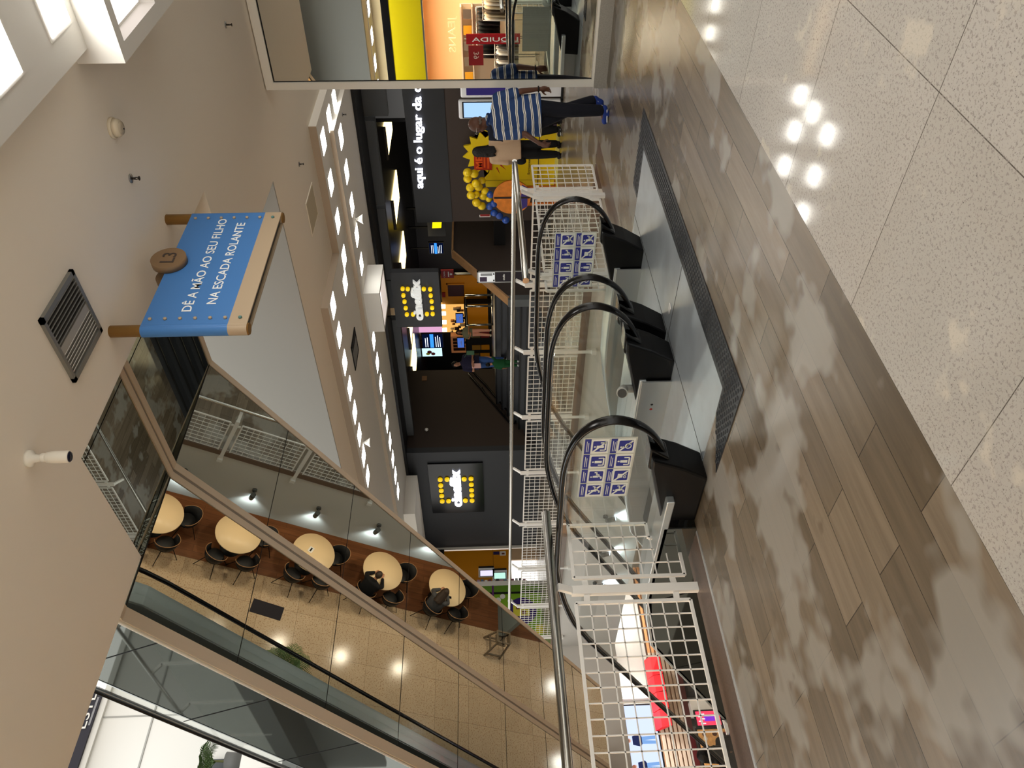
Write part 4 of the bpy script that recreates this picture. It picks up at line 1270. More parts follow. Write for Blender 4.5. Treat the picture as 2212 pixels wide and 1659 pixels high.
for i, (xa, xb, za, zb, c) in enumerate(((13.42, 13.62, 1.52, 1.93, (206, 200, 236)), (13.3, 13.52, 1.1, 1.47, (170, 214, 200)))):
    t = thing('shop_screen', ['lit lilac shop screen on the amber wall, upper one', 'lit green tinted shop screen on the amber wall, lower one'][i], 'screen', ((xa + xb) / 2, 22.4, za), 'screens of the amber shop')
    part('housing', BX(xa - 0.04, xb + 0.1, 22.385, 22.415, za - 0.06, zb + 0.06), kw, t)
    part('border', BX(xa - 0.015, xb + 0.015, 22.38, 22.386, za - 0.02, zb + 0.02), black_m, t)
    part('display', BX(xa, xb, 22.375, 22.381, za, zb), emat('shop screen %d' % i, c, 0.9), t)
    part('black_edge', BX(xb + 0.1, xb + 0.17, 22.385, 22.415, za - 0.04, zb + 0.06), black_m, t)
part('shelf', BX(13.14, 13.17, 22.3, 22.42, 0.4, 2.3), white_metal, sh)
for k in range(14):
    z = 0.45 + 0.125 * k
    c = [(190, 150, 170), (60, 60, 66), (200, 204, 210), (120, 70, 90), (236, 236, 236), (90, 120, 150)][k % 6]
    s = solo('small_pack', 'small product pack on the upright white shelf, %s from below' % _ord[k], 'product', BX(13.17, 13.17 + 0.05 + 0.05 * random.random(), 22.32, 22.4, z, z + 0.09), mat('pack %d' % (k % 6), c, 0.5), group='packs on the white shelf')
dpn = thing('dark_poster', 'small dark poster and white card at the edge of the amber wall', 'poster', (14.3, 22.4, 1.2))
part('sheet', BX(14.24, 14.36, 22.41, 22.418, 1.28, 1.48), mat('navy print', (44, 36, 84), 0.5), dpn)
part('card', BX(14.2, 14.36, 22.41, 22.418, 1.06, 1.26), white_paint, dpn)
part('print', BX(14.24, 14.3, 22.405, 22.41, 1.1, 1.2), mat('card brown', (110, 60, 50), 0.5), dpn)
area_light('shop lamp', (13.2, 21.4, 3.9), 0.4, 0.4, 60, (1, 0.97, 0.92))
# ------------------------------------------------------------------ people
skin_brown = mat('brown skin', (88, 58, 44), 0.5)
skin_tan = mat('tan skin', (176, 126, 98), 0.5)
skin_dark = mat('dark brown skin', (88, 58, 44), 0.5)
hair_black = mat('black hair', (14, 12, 12), 0.55, bump=0.9, nscale=38)
hair_brown = mat('brown hair', (52, 40, 32), 0.55, bump=0.8, nscale=30)
eye_dark = mat('dark eye', (20, 16, 14), 0.25)
lip = mat('lip', (120, 66, 58), 0.5)

def striped_cloth():
    m = bpy.data.materials.new('navy and white striped cloth')
    m.use_nodes = True
    nt = m.node_tree
    N, L = nt.nodes, nt.links
    b = N['Principled BSDF']
    b.inputs['Roughness'].default_value = 0.8
    tc = N.new('ShaderNodeTexCoord')
    n = N.new('ShaderNodeTexNoise')
    n.inputs['Scale'].default_value = 5
    L.new(tc.outputs['Object'], n.inputs['Vector'])
    sp = N.new('ShaderNodeSeparateXYZ')
    L.new(tc.outputs['Object'], sp.inputs[0])
    ad = N.new('ShaderNodeMath')
    ad.operation = 'MULTIPLY_ADD'
    ad.inputs[1].default_value = 0.05
    L.new(n.outputs['Fac'], ad.inputs[0])
    L.new(sp.outputs['Z'], ad.inputs[2])
    x2 = N.new('ShaderNodeMath')
    x2.operation = 'MULTIPLY_ADD'
    x2.inputs[1].default_value = -0.10
    L.new(sp.outputs['X'], x2.inputs[0])
    L.new(ad.outputs[0], x2.inputs[2])
    dv = N.new('ShaderNodeMath')
    dv.operation = 'DIVIDE'
    dv.inputs[1].default_value = 0.092
    L.new(x2.outputs[0], dv.inputs[0])
    fr = N.new('ShaderNodeMath')
    fr.operation = 'FRACT'
    L.new(dv.outputs[0], fr.inputs[0])
    r = N.new('ShaderNodeValToRGB')
    r.color_ramp.interpolation = 'CONSTANT'
    e = r.color_ramp.elements
    e[0].position = 0
    e[0].color = rgb(26, 58, 108)
    e[1].position = 0.56
    e[1].color = rgb(226, 226, 220)
    for p, c in ((0.69, (20, 26, 40)), (0.77, (226, 226, 220)), (0.90, (26, 58, 108))):
        k = e.new(p)
        k.color = rgb(*c)
    L.new(fr.outputs[0], r.inputs[0])
    L.new(r.outputs[0], b.inputs['Base Color'])
    return m

def hand(mb, w, d, pn, s, curl=0.6, side=1):
    """palm, four bent fingers of their own length and a thumb from the palm's side"""
    w, d, pn = Vector(w), Vector(d).normalized(), Vector(pn).normalized()
    a = d.cross(pn).normalized() * side
    pn = a.cross(d).normalized() * side
    pc = w + d * 0.05 * s
    M3 = Matrix((a, pn, d)).transposed()
    mb.ball(pc, 0.048 * s, 12, 8, 0.86, 0.42, 1.05, M3)
    mb.cap(w - d * 0.015 * s, 0.026 * s, pc, 0.026 * s)
    for i, (o, L, r) in enumerate(((0.031, 0.068, 0.0092), (0.011, 0.076, 0.0095), (-0.010, 0.070, 0.0092), (-0.029, 0.056, 0.0082))):
        c = curl * (0.8 + 0.15 * i)
        b0 = w + d * 0.088 * s + a * o * s
        d1 = (d * math.cos(c * 0.5) + pn * math.sin(c * 0.5))
        b1 = b0 + d1 * L * 0.5 * s
        d2 = (d * math.cos(c * 1.4) + pn * math.sin(c * 1.4))
        b2 = b1 + d2 * L * 0.5 * s
        mb.cap(b0 - d * 0.02 * s, r * 1.1 * s, b1, r * s, 8)
        mb.cap(b1, r * s, b2, r * 0.85 * s, 8)
    t0 = w + d * 0.03 * s + a * 0.03 * s
    t1 = t0 + (d * 0.6 + a * 0.75 + pn * 0.3).normalized() * 0.04 * s
    t2 = t1 + (d * 0.9 + a * 0.2 + pn * 0.4).normalized() * 0.03 * s
    mb.cap(t0, 0.014 * s, t1, 0.0115 * s, 8).cap(t1, 0.0115 * s, t2, 0.0095 * s, 8)

def person(label, loc, rz, J, skin, shirt, trousers, shoes, hair, group=None, s=1.0, sleeve=1.0, vox=0.011, hem=0.0, hairstyle='short', loose=1.0, face=True, hairm=None):
    """J: joint positions in metres, x to the viewer's right, y away, z up from the ground"""
    root = thing('person', label, 'person', loc, group)
    root.rotation_euler = (0, 0, rz)
    V = {k: Vector(v) for k, v in J.items() if k != 'collar'}
    fd = V['face'].normalized()                     # where the face looks
    sd = fd.cross(Vector((0, 0, 1))).normalized()
    hc = V['head']
    up = sd.cross(fd).normalized()
    M3 = Matrix((sd, fd, up)).transposed()
    b = MB()
    b.ball(hc + up * 0.02 * s, 0.1 * s, 20, 14, 0.78, 0.95, 1.0, M3)
    b.ball(hc + fd * 0.028 * s - up * 0.05 * s, 0.07 * s, 16, 10, 0.8, 0.85, 1.0, M3)
    b.cap(hc + fd * 0.088 * s + up * 0.012 * s, 0.010 * s, hc + fd * 0.108 * s - up * 0.022 * s, 0.015 * s, 8)
    for e in (-1, 1):
        b.ball(hc + sd * 0.08 * s * e - fd * 0.01 * s - up * 0.005 * s, 0.03 * s, 10, 8, 0.35, 0.7, 1.0, M3)
    b.cap(hc - up * 0.05 * s - fd * 0.01 * s, 0.052 * s, V['neck'], 0.056 * s)
    mid = (V['shR'] + V['shL']) / 2
    pel = (V['hipR'] + V['hipL']) / 2
    b.cap(V['neck'], 0.06 * s, mid, 0.08 * s)
    b.cap(V['shR'], 0.055 * s, V['shL'], 0.055 * s)
    b.cap(mid - Vector((0, 0, 0.1 * s)), 0.12 * s, pel, 0.115 * s)
    b.cap(V['hipR'], 0.085 * s, V['hipL'], 0.085 * s)
    for q in 'RL':
        b.cap(V['sh' + q], 0.048 * s, V['el' + q], 0.038 * s)
        b.cap(V['el' + q], 0.038 * s, V['wr' + q], 0.025 * s)
        hd = V.get('hd' + q, V['wr' + q] - V['el' + q])
        pn = V.get('pn' + q, Vector((-1, 0.3, 0)) if q == 'R' else Vector((1, 0.3, 0)))
        hand(b, V['wr' + q], hd, pn, s, J.get('curl' + q, (0.7, 0, 0))[0], 1 if q == 'R' else -1)
        b.cap(V['hip' + q], 0.08 * s, V['kn' + q], 0.055 * s)
        b.cap(V['kn' + q], 0.052 * s, V['an' + q], 0.036 * s)
        b.cap(V['an' + q], 0.036 * s, V['to' + q], 0.03 * s)
    remesh('body', b, skin, root, vox, 3)
    # shirt
    c = MB()
    hz = pel.z + hem
    m1 = mid.lerp(pel, 0.45)
    sw = (V['shR'] - V['shL']).length / 2
    dirx = (V['shR'] - V['shL']).normalized()
    diry = Vector((-dirx.y, dirx.x, 0)).normalized()
    rings = []
    for t, w, dpt in ((-0.06, 0.42, 0.5), (0.0, 0.92, 0.66), (0.25, 1.02, 0.86), (0.55, 1.0, 0.95), (0.85, 1.02, 0.98), (1.0, 1.06, 0.98)):
        z0 = mid.z + 0.055 * s
        cz = z0 + (hz - z0) * t
        cc = mid.lerp(pel, max(0, min(1, t)))
        rings.append(c.ring((cc.x, cc.y, cz), dirx, diry, (sw + 0.035 * s * loose) * w, 0.135 * s * loose * dpt, 24))
    c.loft(rings)
    c.cap(V['shR'], 0.068 * s, V['shL'], 0.068 * s)
    c.cap(V['neck'] + Vector((0, 0, 0.015 * s)), 0.068 * s, mid, 0.09 * s)
    for q in 'RL':
        a0, a1, a2 = V['sh' + q], V['el' + q], V['wr' + q]
        if sleeve <= 1.0:
            c.cap(a0, 0.070 * s * loose, a0.lerp(a1, 0.8 * sleeve), 0.066 * s * loose)
        else:
            c.cap(a0, 0.068 * s * loose, a1, 0.056 * s * loose)
            c.cap(a1, 0.056 * s * loose, a1.lerp(a2, sleeve - 1.0), 0.042 * s * loose)
    remesh('shirt', c, shirt, root, vox, 5)
    if 'collar' in J:
        k = MB()
        k.tube([V['neck'] + Vector((0.062 * math.cos(t), 0.062 * math.sin(t), 0.035 + 0.01 * math.sin(t * 2))) for t in [i * PI / 8 for i in range(16)]], 0.018, 8, closed=True)
        part('collar', k, J['collar'][0], root, local=True)
    # trousers
    c = MB()
    c.cap(V['hipR'], 0.108 * s, V['hipL'], 0.108 * s)
    c.cap(pel + Vector((0, 0, 0.1 * s)), 0.115 * s, pel, 0.12 * s)
    for q in 'RL':
        an = V['kn' + q].lerp(V['an' + q], 0.92)
        c.cap(V['hip' + q], 0.102 * s, V['kn' + q], 0.08 * s * loose)
        c.cap(V['kn' + q], 0.08 * s * loose, an, 0.066 * s * loose)
    remesh('trousers', c, trousers, root, vox, 4)
    for q in 'RL':
        c = MB()
        a, t = V['an' + q], V['to' + q]
        dd = (t - a)
        c.cap(a - Vector((0, 0, 0.035 * s)) - dd * 0.15, 0.045 * s, t, 0.038 * s)
        c.cap(a - Vector((0, 0, 0.01 * s)), 0.047 * s, a - Vector((0, 0, 0.05 * s)) + dd * 0.3, 0.045 * s)
        sh = remesh('shoe', c, shoes[0], root, vox, 2)
        g = MB()
        nrm = dd.normalized()
        sx = Vector((0, 0, 1)).cross(nrm).normalized()
        uu = nrm.cross(sx)
        p0 = a - Vector((0, 0, 0.062 * s)) - dd * 0.2
        p1 = t - Vector((0, 0, 0.024 * s)) + dd * 0.1
        g.loft([g.ring(p0.lerp(p1, f), sx, uu, w * s, 0.014 * s, 10) for f, w in ((0, 0.02), (0.06, 0.04), (0.5, 0.043), (0.85, 0.044), (1.0, 0.02))])
        part('sole', g, shoes[1], sh, local=True)
    # hair
    c = MB()
    if hairstyle == 'bald':
        for a in range(9):
            t = PI * (0.18 + 0.64 * a / 8)
            c.ball(hc - fd * 0.085 * s * math.sin(t) + sd * 0.078 * s * math.cos(t) - up * (0.03 + 0.012 * (a % 2)) * s, 0.016 * s, 8, 6, 0.8, 0.8, 1.2)
    else:
        c.ball(hc + up * 0.035 * s - fd * 0.02 * s, 0.112 * s, 18, 12, 0.86, 0.95, 0.98, M3)
        if hairstyle == 'curly':
            for k in range(34):
                a, e = random.random() * 2 * PI, random.random() * 1.5 - 0.25
                c.ball(hc + up * 0.03 * s - fd * 0.025 * s + (sd * math.cos(a) * 0.1 + fd * math.sin(a) * 0.09) * s * math.cos(e) + up * math.sin(e) * 0.11 * s, 0.028 * s, 8, 6)
        if hairstyle == 'long':
            for k in range(15):
                a = PI * (0.08 + 0.84 * k / 14)
                o = sd * math.cos(a) * 0.09 * s - fd * math.sin(a) * 0.09 * s
                q0 = hc + o * 0.9 + up * 0.05 * s
                q1 = hc + o * 1.15 - up * (0.13 + 0.02 * (k % 3)) * s
                q2 = hc + o * 1.3 - up * (0.27 + 0.05 * random.random()) * s - fd * 0.02 * s
                c.cap(q0, 0.036 * s, q1, 0.036 * s, 8).cap(q1, 0.036 * s, q2, 0.022 * s, 8)
                c.ball(q1 + sd * random.uniform(-.02, .02) * s, 0.038 * s, 8, 6)
    remesh('hair', c, hairm or hair, root, vox, 2)
    if face:
        ev = MB()
        for e in (-1, 1):
            ev.ball(hc + sd * 0.032 * s * e + fd * 0.088 * s + up * 0.018 * s, 0.0105 * s, 10, 8)
        part('eyes', ev, eye_dark, root, local=True)
        bw = MB()
        for e in (-1, 1):
            bw.cap(hc + sd * 0.018 * s * e + fd * 0.094 * s + up * 0.042 * s, 0.004 * s, hc + sd * 0.05 * s * e + fd * 0.08 * s + up * 0.042 * s, 0.004 * s, 6)
        part('eyebrows', bw, hairm or hair, root, local=True)
        part('mouth', MB().cap(hc + sd * 0.02 * s + fd * 0.088 * s - up * 0.055 * s, 0.006 * s, hc - sd * 0.02 * s + fd * 0.088 * s - up * 0.055 * s, 0.006 * s, 6), lip, root, local=True)
    return root, M3

navy_cloth = mat('navy cloth', (16, 20, 36), 0.85)
dark_trouser = mat('dark navy trousers', (18, 20, 30), 0.9, bump=0.3, nscale=9)
black_cloth = mat('black cloth', (16, 16, 18), 0.9, bump=0.3, nscale=10)
beige_cloth = mat('beige sweater', (178, 152, 126), 0.9, bump=0.4, nscale=12)
grey_cloth = mat('grey hooded cloth', (70, 70, 72), 0.95, bump=0.4, nscale=12)
jeans_cloth = mat('blue jeans', (50, 78, 130), 0.85, noise=0.25, nscale=8)
pink_cloth = mat('pink trousers', (206, 150, 140), 0.85)
sage_cloth = mat('sage top', (112, 116, 102), 0.9)
green_cloth = mat('green outfit', (18, 74, 38), 0.85)
navy_print = mat('navy dotted top', (34, 32, 54), 0.9, noise=0.6, nscale=60)
white_rubber = mat('white shoe rubber', (220, 222, 222), 0.6)
blue_shoe = mat('blue shoe', (30, 54, 130), 0.7)
black_shoe = mat('black shoe', (16, 16, 18), 0.6)

man, M3m = person('bald man in a navy and white striped polo shirt, walking past the mirror wall', (9.02, 4.34, 0), math.radians(25.6 - 90), dict(
    head=(-0.10, 0.03, 1.625), face=(-0.86, 0.5, -0.05), neck=(-0.045, 0.0, 1.46),
    shR=(0.20, -0.03, 1.375), shL=(-0.22, 0.05, 1.36), elR=(0.275, -0.08, 1.09), wrR=(0.30, -0.03, 0.86), hdR=(0.02, 0.06, -1), pnR=(-0.6, -0.7, 0), curlR=(0.9, 0, 0),
    elL=(-0.22, -0.06, 1.04), wrL=(-0.335, -0.14, 0.86), hdL=(-0.25, -0.1, -1), pnL=(0.5, -0.8, 0), curlL=(1.3, 0, 0),
    hipR=(0.085, 0.0, 0.90), hipL=(-0.09, 0.05, 0.90), knR=(0.05, -0.03, 0.48), anR=(0.045, 0.0, 0.085), toR=(-0.085, 0.05, 0.04),
    knL=(0.06, 0.10, 0.50), anL=(0.165, 0.14, 0.17), toL=(0.08, 0.19, 0.05), collar=(mat('navy collar', (24, 48, 90), 0.8),)),
    skin_brown, striped_cloth(), dark_trouser, (blue_shoe, white_rubber), hair_black, sleeve=0.92, vox=0.008, hem=-0.06, hairstyle='bald', loose=1.06, hairm=mat('grey stubble', (96, 88, 82), 0.9))
_h = Vector((-0.10, 0.03, 1.625))
gm = MB()
_sd, _fd2, _u2 = M3m.col[0], M3m.col[1], M3m.col[2]
for e in (-1, 1):
    c0 = _h + _sd * 0.034 * e + _fd2 * 0.104 + _u2 * 0.018
    gm.tube([c0 + _sd * 0.024 * math.cos(t) + _u2 * 0.018 * math.sin(t) for t in [k * PI / 6 for k in range(12)]], 0.0022, 6, closed=True)
    gm.tube([c0 + _sd * 0.024 * e, _h + _sd * 0.084 * e + _fd2 * 0.02 + _u2 * 0.02, _h + _sd * 0.082 * e - _fd2 * 0.02 + _u2 * 0.01], 0.0026, 6)
part('spectacles', gm, steel, man, local=True)
part('wristwatch', MB().tube([Vector((0.297, -0.035, 0.875)) + Vector((0.032 * math.cos(t), 0.032 * math.sin(t), 0)) for t in [k * PI / 7 for k in range(14)]], 0.009, 6, closed=True), black_m, man, local=True)

person('woman with long dark curly hair, beige sweater and black trousers by the yellow display', (13.95, 7.42, 0), math.radians(28 - 90), dict(
    head=(-0.05, 0.0, 1.62), face=(-0.62, 0.75, 0), neck=(-0.03, 0.0, 1.45), shR=(0.15, 0.0, 1.36), shL=(-0.2, 0.02, 1.35),
    elR=(0.19, -0.06, 1.08), wrR=(0.22, -0.04, 0.84), elL=(-0.24, -0.02, 1.07), wrL=(-0.20, 0.08, 0.86),
    hipR=(0.08, 0, 0.9), hipL=(-0.09, 0, 0.9), knR=(0.09, 0, 0.48), knL=(-0.10, 0.0, 0.48), anR=(0.10, 0.02, 0.085), anL=(-0.1, 0.02, 0.085), toR=(0.04, 0.12, 0.04), toL=(-0.16, 0.12, 0.04)),
    skin_tan, beige_cloth, black_cloth, (black_shoe, black_shoe), hair_black, sleeve=1.9, vox=0.012, hem=-0.1, hairstyle='long', loose=1.12)
bag = solo('shoulder_bag', 'small black bag at the hip of the woman in beige', 'bag', MB().ball((13.82, 7.60, 0.80), 0.085, 14, 10, 0.7, 0.9, 1.25), black_cloth)
person('person with dark curly hair and navy shirt, half hidden behind the striped shirt man', (14.13, 7.05, 0), math.radians(26.6 - 90), dict(
    head=(0.0, 0.0, 1.62), face=(-0.5, 0.85, 0), neck=(0.02, 0, 1.46), shR=(0.2, 0, 1.36), shL=(-0.2, 0, 1.36), elR=(0.25, 0, 1.08), wrR=(0.2, 0.12, 0.95),
    elL=(-0.25, -0.04, 1.08), wrL=(-0.22, 0.16, 1.02), hipR=(0.09, 0, 0.9), hipL=(-0.09, 0, 0.9), knR=(0.1, 0, 0.48), knL=(-0.09, 0.02, 0.48), anR=(0.12, 0.02, 0.085), anL=(-0.04, 0.02, 0.085), toR=(0.08, 0.12, 0.04), toL=(-0.15, 0.05, 0.04)),
    skin_tan, navy_cloth, black_cloth, (black_shoe, white_rubber), hair_black, sleeve=0.95, vox=0.012, hem=-0.04, hairstyle='curly', loose=1.1)
person('woman in jeans and dotted navy top with folded arms, standing on the cinema stairs', (16.1, 15.2, 0.975), math.radians(43 - 90), dict(
    head=(-0.05, 0.0, 1.47), face=(-0.25, -0.95, -0.1), neck=(-0.02, 0.02, 1.31), shR=(0.17, 0.02, 1.23), shL=(-0.19, 0.02, 1.23), elR=(0.23, -0.04, 0.98), wrR=(0.0, -0.2, 1.0), hdR=(-1, 0, 0.1), pnR=(0, 0.3, -1),
    elL=(-0.25, -0.04, 0.97), wrL=(-0.03, -0.22, 0.97), hdL=(1, 0, 0.1), pnL=(0, 0.3, -1), hipR=(0.08, 0, 0.82), hipL=(-0.09, 0, 0.82), knR=(0.08, -0.02, 0.44), knL=(-0.08, 0, 0.44), anR=(0.08, 0, 0.085), anL=(-0.06, 0, 0.085), toR=(0.1, -0.12, 0.04), toL=(-0.1, -0.12, 0.04)),
    skin_tan, navy_print, jeans_cloth, (black_shoe, white_rubber), hair_black, s=0.93, sleeve=0.9, vox=0.013, hem=-0.02, hairstyle='short')
solo('paper_sheet', 'pink and white paper held by the woman in jeans', 'paper', MB().obox((15.92, 15.17, 1.86), (0.7, -0.7, 0.1), (0.7, 0.7, 0), (0, 0, 1), 0.07, 0.006, 0.13), mat('pink paper', (226, 178, 170), 0.7))
solo('green_pouch', 'pale green pouch hanging beside the woman in jeans', 'bag', MB().obox((16.2, 14.92, 2.02), (0.7, -0.7, 0), (0.7, 0.7, 0), (0, 0, 1), 0.06, 0.03, 0.11).bar((16.2, 14.92, 2.12), (16.14, 15.04, 2.2), 0.012, 0.012), mat('pale green cloth', (84, 120, 92), 0.8), bevel=0.01)
person('small child in a green outfit on the cinema stairs below the jeans woman', (15.55, 14.75, 0.65), math.radians(43 - 90), dict(
    head=(-0.02, 0, 0.86), face=(0.4, 0.9, 0.1), neck=(0, 0, 0.73), shR=(0.1, 0, 0.67), shL=(-0.1, 0, 0.67), elR=(0.17, 0.02, 0.74), wrR=(0.2, 0.03, 0.88), hdR=(0.2, 0, 1), elL=(-0.14, 0, 0.52), wrL=(-0.14, 0.05, 0.4),
    hipR=(0.05, 0, 0.42), hipL=(-0.05, 0, 0.42), knR=(0.05, -0.01, 0.22), knL=(-0.06, 0, 0.22), anR=(0.05, 0, 0.06), anL=(-0.06, 0, 0.06), toR=(0.04, 0.08, 0.03), toL=(-0.08, 0.08, 0.03)),
    skin_tan, green_cloth, green_cloth, (white_rubber, white_rubber), hair_black, s=0.62, sleeve=1.2, vox=0.011, hem=-0.02, hairstyle='short', face=True)
person('woman in sage top and pink trousers waiting at the lobby counter', (24.9, 21.75, 1.3), math.radians(41 - 90), dict(
    head=(0.02, 0, 1.42), face=(-0.1, -1, 0), neck=(0, 0.02, 1.26), shR=(0.16, 0.02, 1.18), shL=(-0.17, 0.02, 1.18), elR=(0.24, -0.02, 0.96), wrR=(0.05, -0.16, 0.98), hdR=(-1, -0.2, 0.1),
    elL=(-0.26, 0.0, 0.98), wrL=(-0.1, -0.14, 0.9), hdL=(1, -0.2, 0.1), hipR=(0.08, 0, 0.8), hipL=(-0.08, 0, 0.8), knR=(0.09, -0.02, 0.43), knL=(-0.09, 0, 0.43), anR=(0.08, 0, 0.08), anL=(-0.12, 0, 0.08), toR=(0.1, -0.12, 0.04), toL=(-0.16, -0.11, 0.04)),
    skin_tan, sage_cloth, pink_cloth, (white_rubber, white_rubber), hair_black, s=0.9, sleeve=0.85, vox=0.014, hem=0.02, hairstyle='long')
# riding down the left escalator
person('dark haired person in black riding down the left escalator, seen through the grid', (4.12, 12.25, -3.24), 0, dict(
    head=(0.0, 0.0, 1.62), face=(0, 1, 0), neck=(0, 0, 1.45), shR=(0.2, 0, 1.36), shL=(-0.2, 0, 1.36), elR=(0.26, 0.02, 1.08), wrR=(0.3, 0.14, 0.95), elL=(-0.25, -0.02, 1.06), wrL=(-0.25, 0.06, 0.82),
    hipR=(0.09, 0, 0.9), hipL=(-0.09, 0, 0.9), knR=(0.1, 0, 0.48), knL=(-0.1, 0, 0.48), anR=(0.1, 0, 0.085), anL=(-0.1, 0, 0.085), toR=(0.1, 0.13, 0.04), toL=(-0.1, 0.13, 0.04)),
    skin_tan, black_cloth, black_cloth, (black_shoe, black_shoe), hair_black, sleeve=1.9, vox=0.013, hem=-0.08, hairstyle='long', face=False)

def seated(label, loc, rz, shirt, trousers, hairm, style):
    # on a chair, leaning on the table (local +y is the way the person faces)
    return person(label, loc, rz, dict(
        head=(0, 0.16, 1.16), face=(0, 0.75, -0.65), neck=(0, 0.06, 1.03), shR=(0.19, 0.03, 0.96), shL=(-0.19, 0.03, 0.96), elR=(0.27, 0.24, 0.80), wrR=(0.12, 0.44, 0.82), hdR=(-0.4, 0.9, 0.1), pnR=(0, 0.2, -1),
        elL=(-0.27, 0.24, 0.80), wrL=(-0.12, 0.46, 0.82), hdL=(0.4, 0.9, 0.1), pnL=(0, 0.2, -1), hipR=(0.1, -0.08, 0.54), hipL=(-0.1, -0.08, 0.54), knR=(0.13, 0.34, 0.52), knL=(-0.13, 0.34, 0.52), anR=(0.13, 0.32, 0.085), anL=(-0.13, 0.3, 0.085), toR=(0.13, 0.45, 0.04), toL=(-0.13, 0.43, 0.04)),
        skin_tan, shirt, trousers, (black_shoe, black_shoe), hairm, sleeve=1.8, vox=0.013, hem=-0.02, hairstyle=style, face=True, loose=1.1)
# ------------------------------------------------------------------ lower floor: tables under the walkway, seen in the mirrored undersides
ZL = -6.0
table_top = mat('pale table top', (226, 200, 158), 0.35)
chair_black = mat('black chair shell', (22, 22, 23), 0.5)
chair_edge = mat('tan shell edge', (150, 112, 76), 0.5)
def table(x, y, label):
    t = thing('round_table', label, 'table', (x, y, ZL), 'round tables under the walkway')
    part('table_top', MB().lathe([(0.02, 0.715), (0.57, 0.715), (0.58, 0.73), (0.575, 0.75), (0.02, 0.752)], (x, y, ZL), n=44), table_top, t)
    part('column', MB().cyl((x, y, ZL + 0.03), (x, y, ZL + 0.72), 0.035, 14), black_m, t)
    part('foot', MB().lathe([(0.27, 0), (0.27, 0.02), (0.05, 0.05)], (x, y, ZL), n=24), black_m, t)
    return t
def chair(label):
    t = thing('tub_chair', label, 'chair', (0, 0, 0), 'black tub chairs')
    sh = MB()
    for k in range(17):
        pass
    rings_o, rings_i = [], []
    prof = [(0.0, 0.43, 0.0), (0.5, 0.44, 0.22), (0.9, 0.48, 0.26), (1.0, 0.6, 0.29), (1.0, 0.78, 0.31)]
    # shell: wraps the sitter from arm to arm
    n = 20
    vo, vi = [], []
    for k in range(n + 1):
        a = math.radians(-20 + 220 * k / n + 180)
        hgt = 0.64 + 0.16 * math.sin(PI * k / n) ** 1.5
        for z, r in ((0.44, 0.2), (0.52, 0.265), (hgt, 0.30)):
            vo.append((r * math.cos(a), r * math.sin(a), z))
            vi.append(((r - 0.018) * math.cos(a), (r - 0.018) * math.sin(a), z))
    fs = []
    m = len(vo)
    for k in range(n):
        for j in range(2):
            p, q = k * 3 + j, (k + 1) * 3 + j
            fs.append((p, q, q + 1, p + 1))
            fs.append((m + p, m + p + 1, m + q + 1, m + q))
        p, q = k * 3 + 2, (k + 1) * 3 + 2
        fs.append((p, q, m + q, m + p))
        fs.append((k * 3, m + k * 3, m + (k + 1) * 3, (k + 1) * 3))
    for k in (0, n):
        for j in range(2):
            p = k * 3 + j
            fs.append((p, p + 1, m + p + 1, m + p))
    sh.add(vo + vi, fs, True)
    part('shell', sh, chair_black, t, local=True)
    eg = MB().tube([(0.292 * math.cos(math.radians(160 + 220 * k / n)), 0.292 * math.sin(math.radians(160 + 220 * k / n)), 0.642 + 0.16 * math.sin(PI * k / n) ** 1.5) for k in range(n + 1)], 0.009, 6)
    part('shell_edge', eg, chair_edge, t, local=True)
    part('seat', MB().lathe([(0.02, 0.41), (0.2, 0.42), (0.235, 0.445), (0.2, 0.465), (0.02, 0.47)], (0, 0, 0), n=22), chair_black, t, local=True)
    for sx in (-1, 1):
        for sy in (-1, 1):
            part('leg', MB().cyl((0.13 * sx, 0.13 * sy, 0.43), (0.29 * sx, 0.29 * sy, 0.0), 0.012, 8, 0.009), black_m, t, local=True)
    return t
ch0 = chair('x')
_tb = [6.93, 8.88, 10.87, 12.85, 14.83]
_tn = ['first', 'second', 'third', 'fourth', 'fifth']
_first = True
for i, ty in enumerate(_tb):
    table(11.36, ty, 'pale round table in the mirrored row, %s from the ceiling corner' % _tn[i])
    for a, wh in ((212, 'on its right by the escalator side'), (148, 'on its left by the escalator side'), (75, 'at its far left end')):
        aa = math.radians(a)
        px, py = 11.36 + 0.72 * math.cos(aa), ty + 0.72 * math.sin(aa)
        rz = math.atan2(ty - py, 11.36 - px) - PI / 2
        lb = 'black tub chair at the %s mirrored round table, %s' % (_tn[i], wh)
        if _first:
            ch0.location = (px, py, ZL)
            ch0.rotation_euler = (0, 0, rz)
            ch0['label'] = lb
            _first = False
        else:
            clone(ch0, (px, py, ZL), rz, lb)
mc2 = thing('menu_card', 'small white menu card with dark print on the third mirrored table', 'card', (11.5, 10.8, ZL + 0.752))
part('card', MB().obox((11.42, 10.78, ZL + 0.757), (0.9, 0.4, 0), (-0.4, 0.9, 0), (0, 0, 1), 0.09, 0.065, 0.004), white_paint, mc2, bevel=0.003)
part('print', MB().obox((11.42, 10.78, ZL + 0.762), (0.9, 0.4, 0), (-0.4, 0.9, 0), (0, 0, 1), 0.06, 0.02, 0.002), black_m, mc2)
_a4 = math.radians(212)
seated('person in black seen from above, seated at the fourth mirrored table', (11.36 + 0.70 * math.cos(_a4), 12.85 + 0.70 * math.sin(_a4), ZL), math.atan2(-math.sin(_a4), -math.cos(_a4)) - PI / 2, black_cloth, black_cloth, hair_brown, 'short')
seated('person in grey hooded top with long hair, seated at the fifth mirrored table', (11.36 + 0.70 * math.cos(_a4), 14.83 + 0.70 * math.sin(_a4), ZL), math.atan2(-math.sin(_a4), -math.cos(_a4)) - PI / 2, grey_cloth, grey_cloth, hair_brown, 'long')
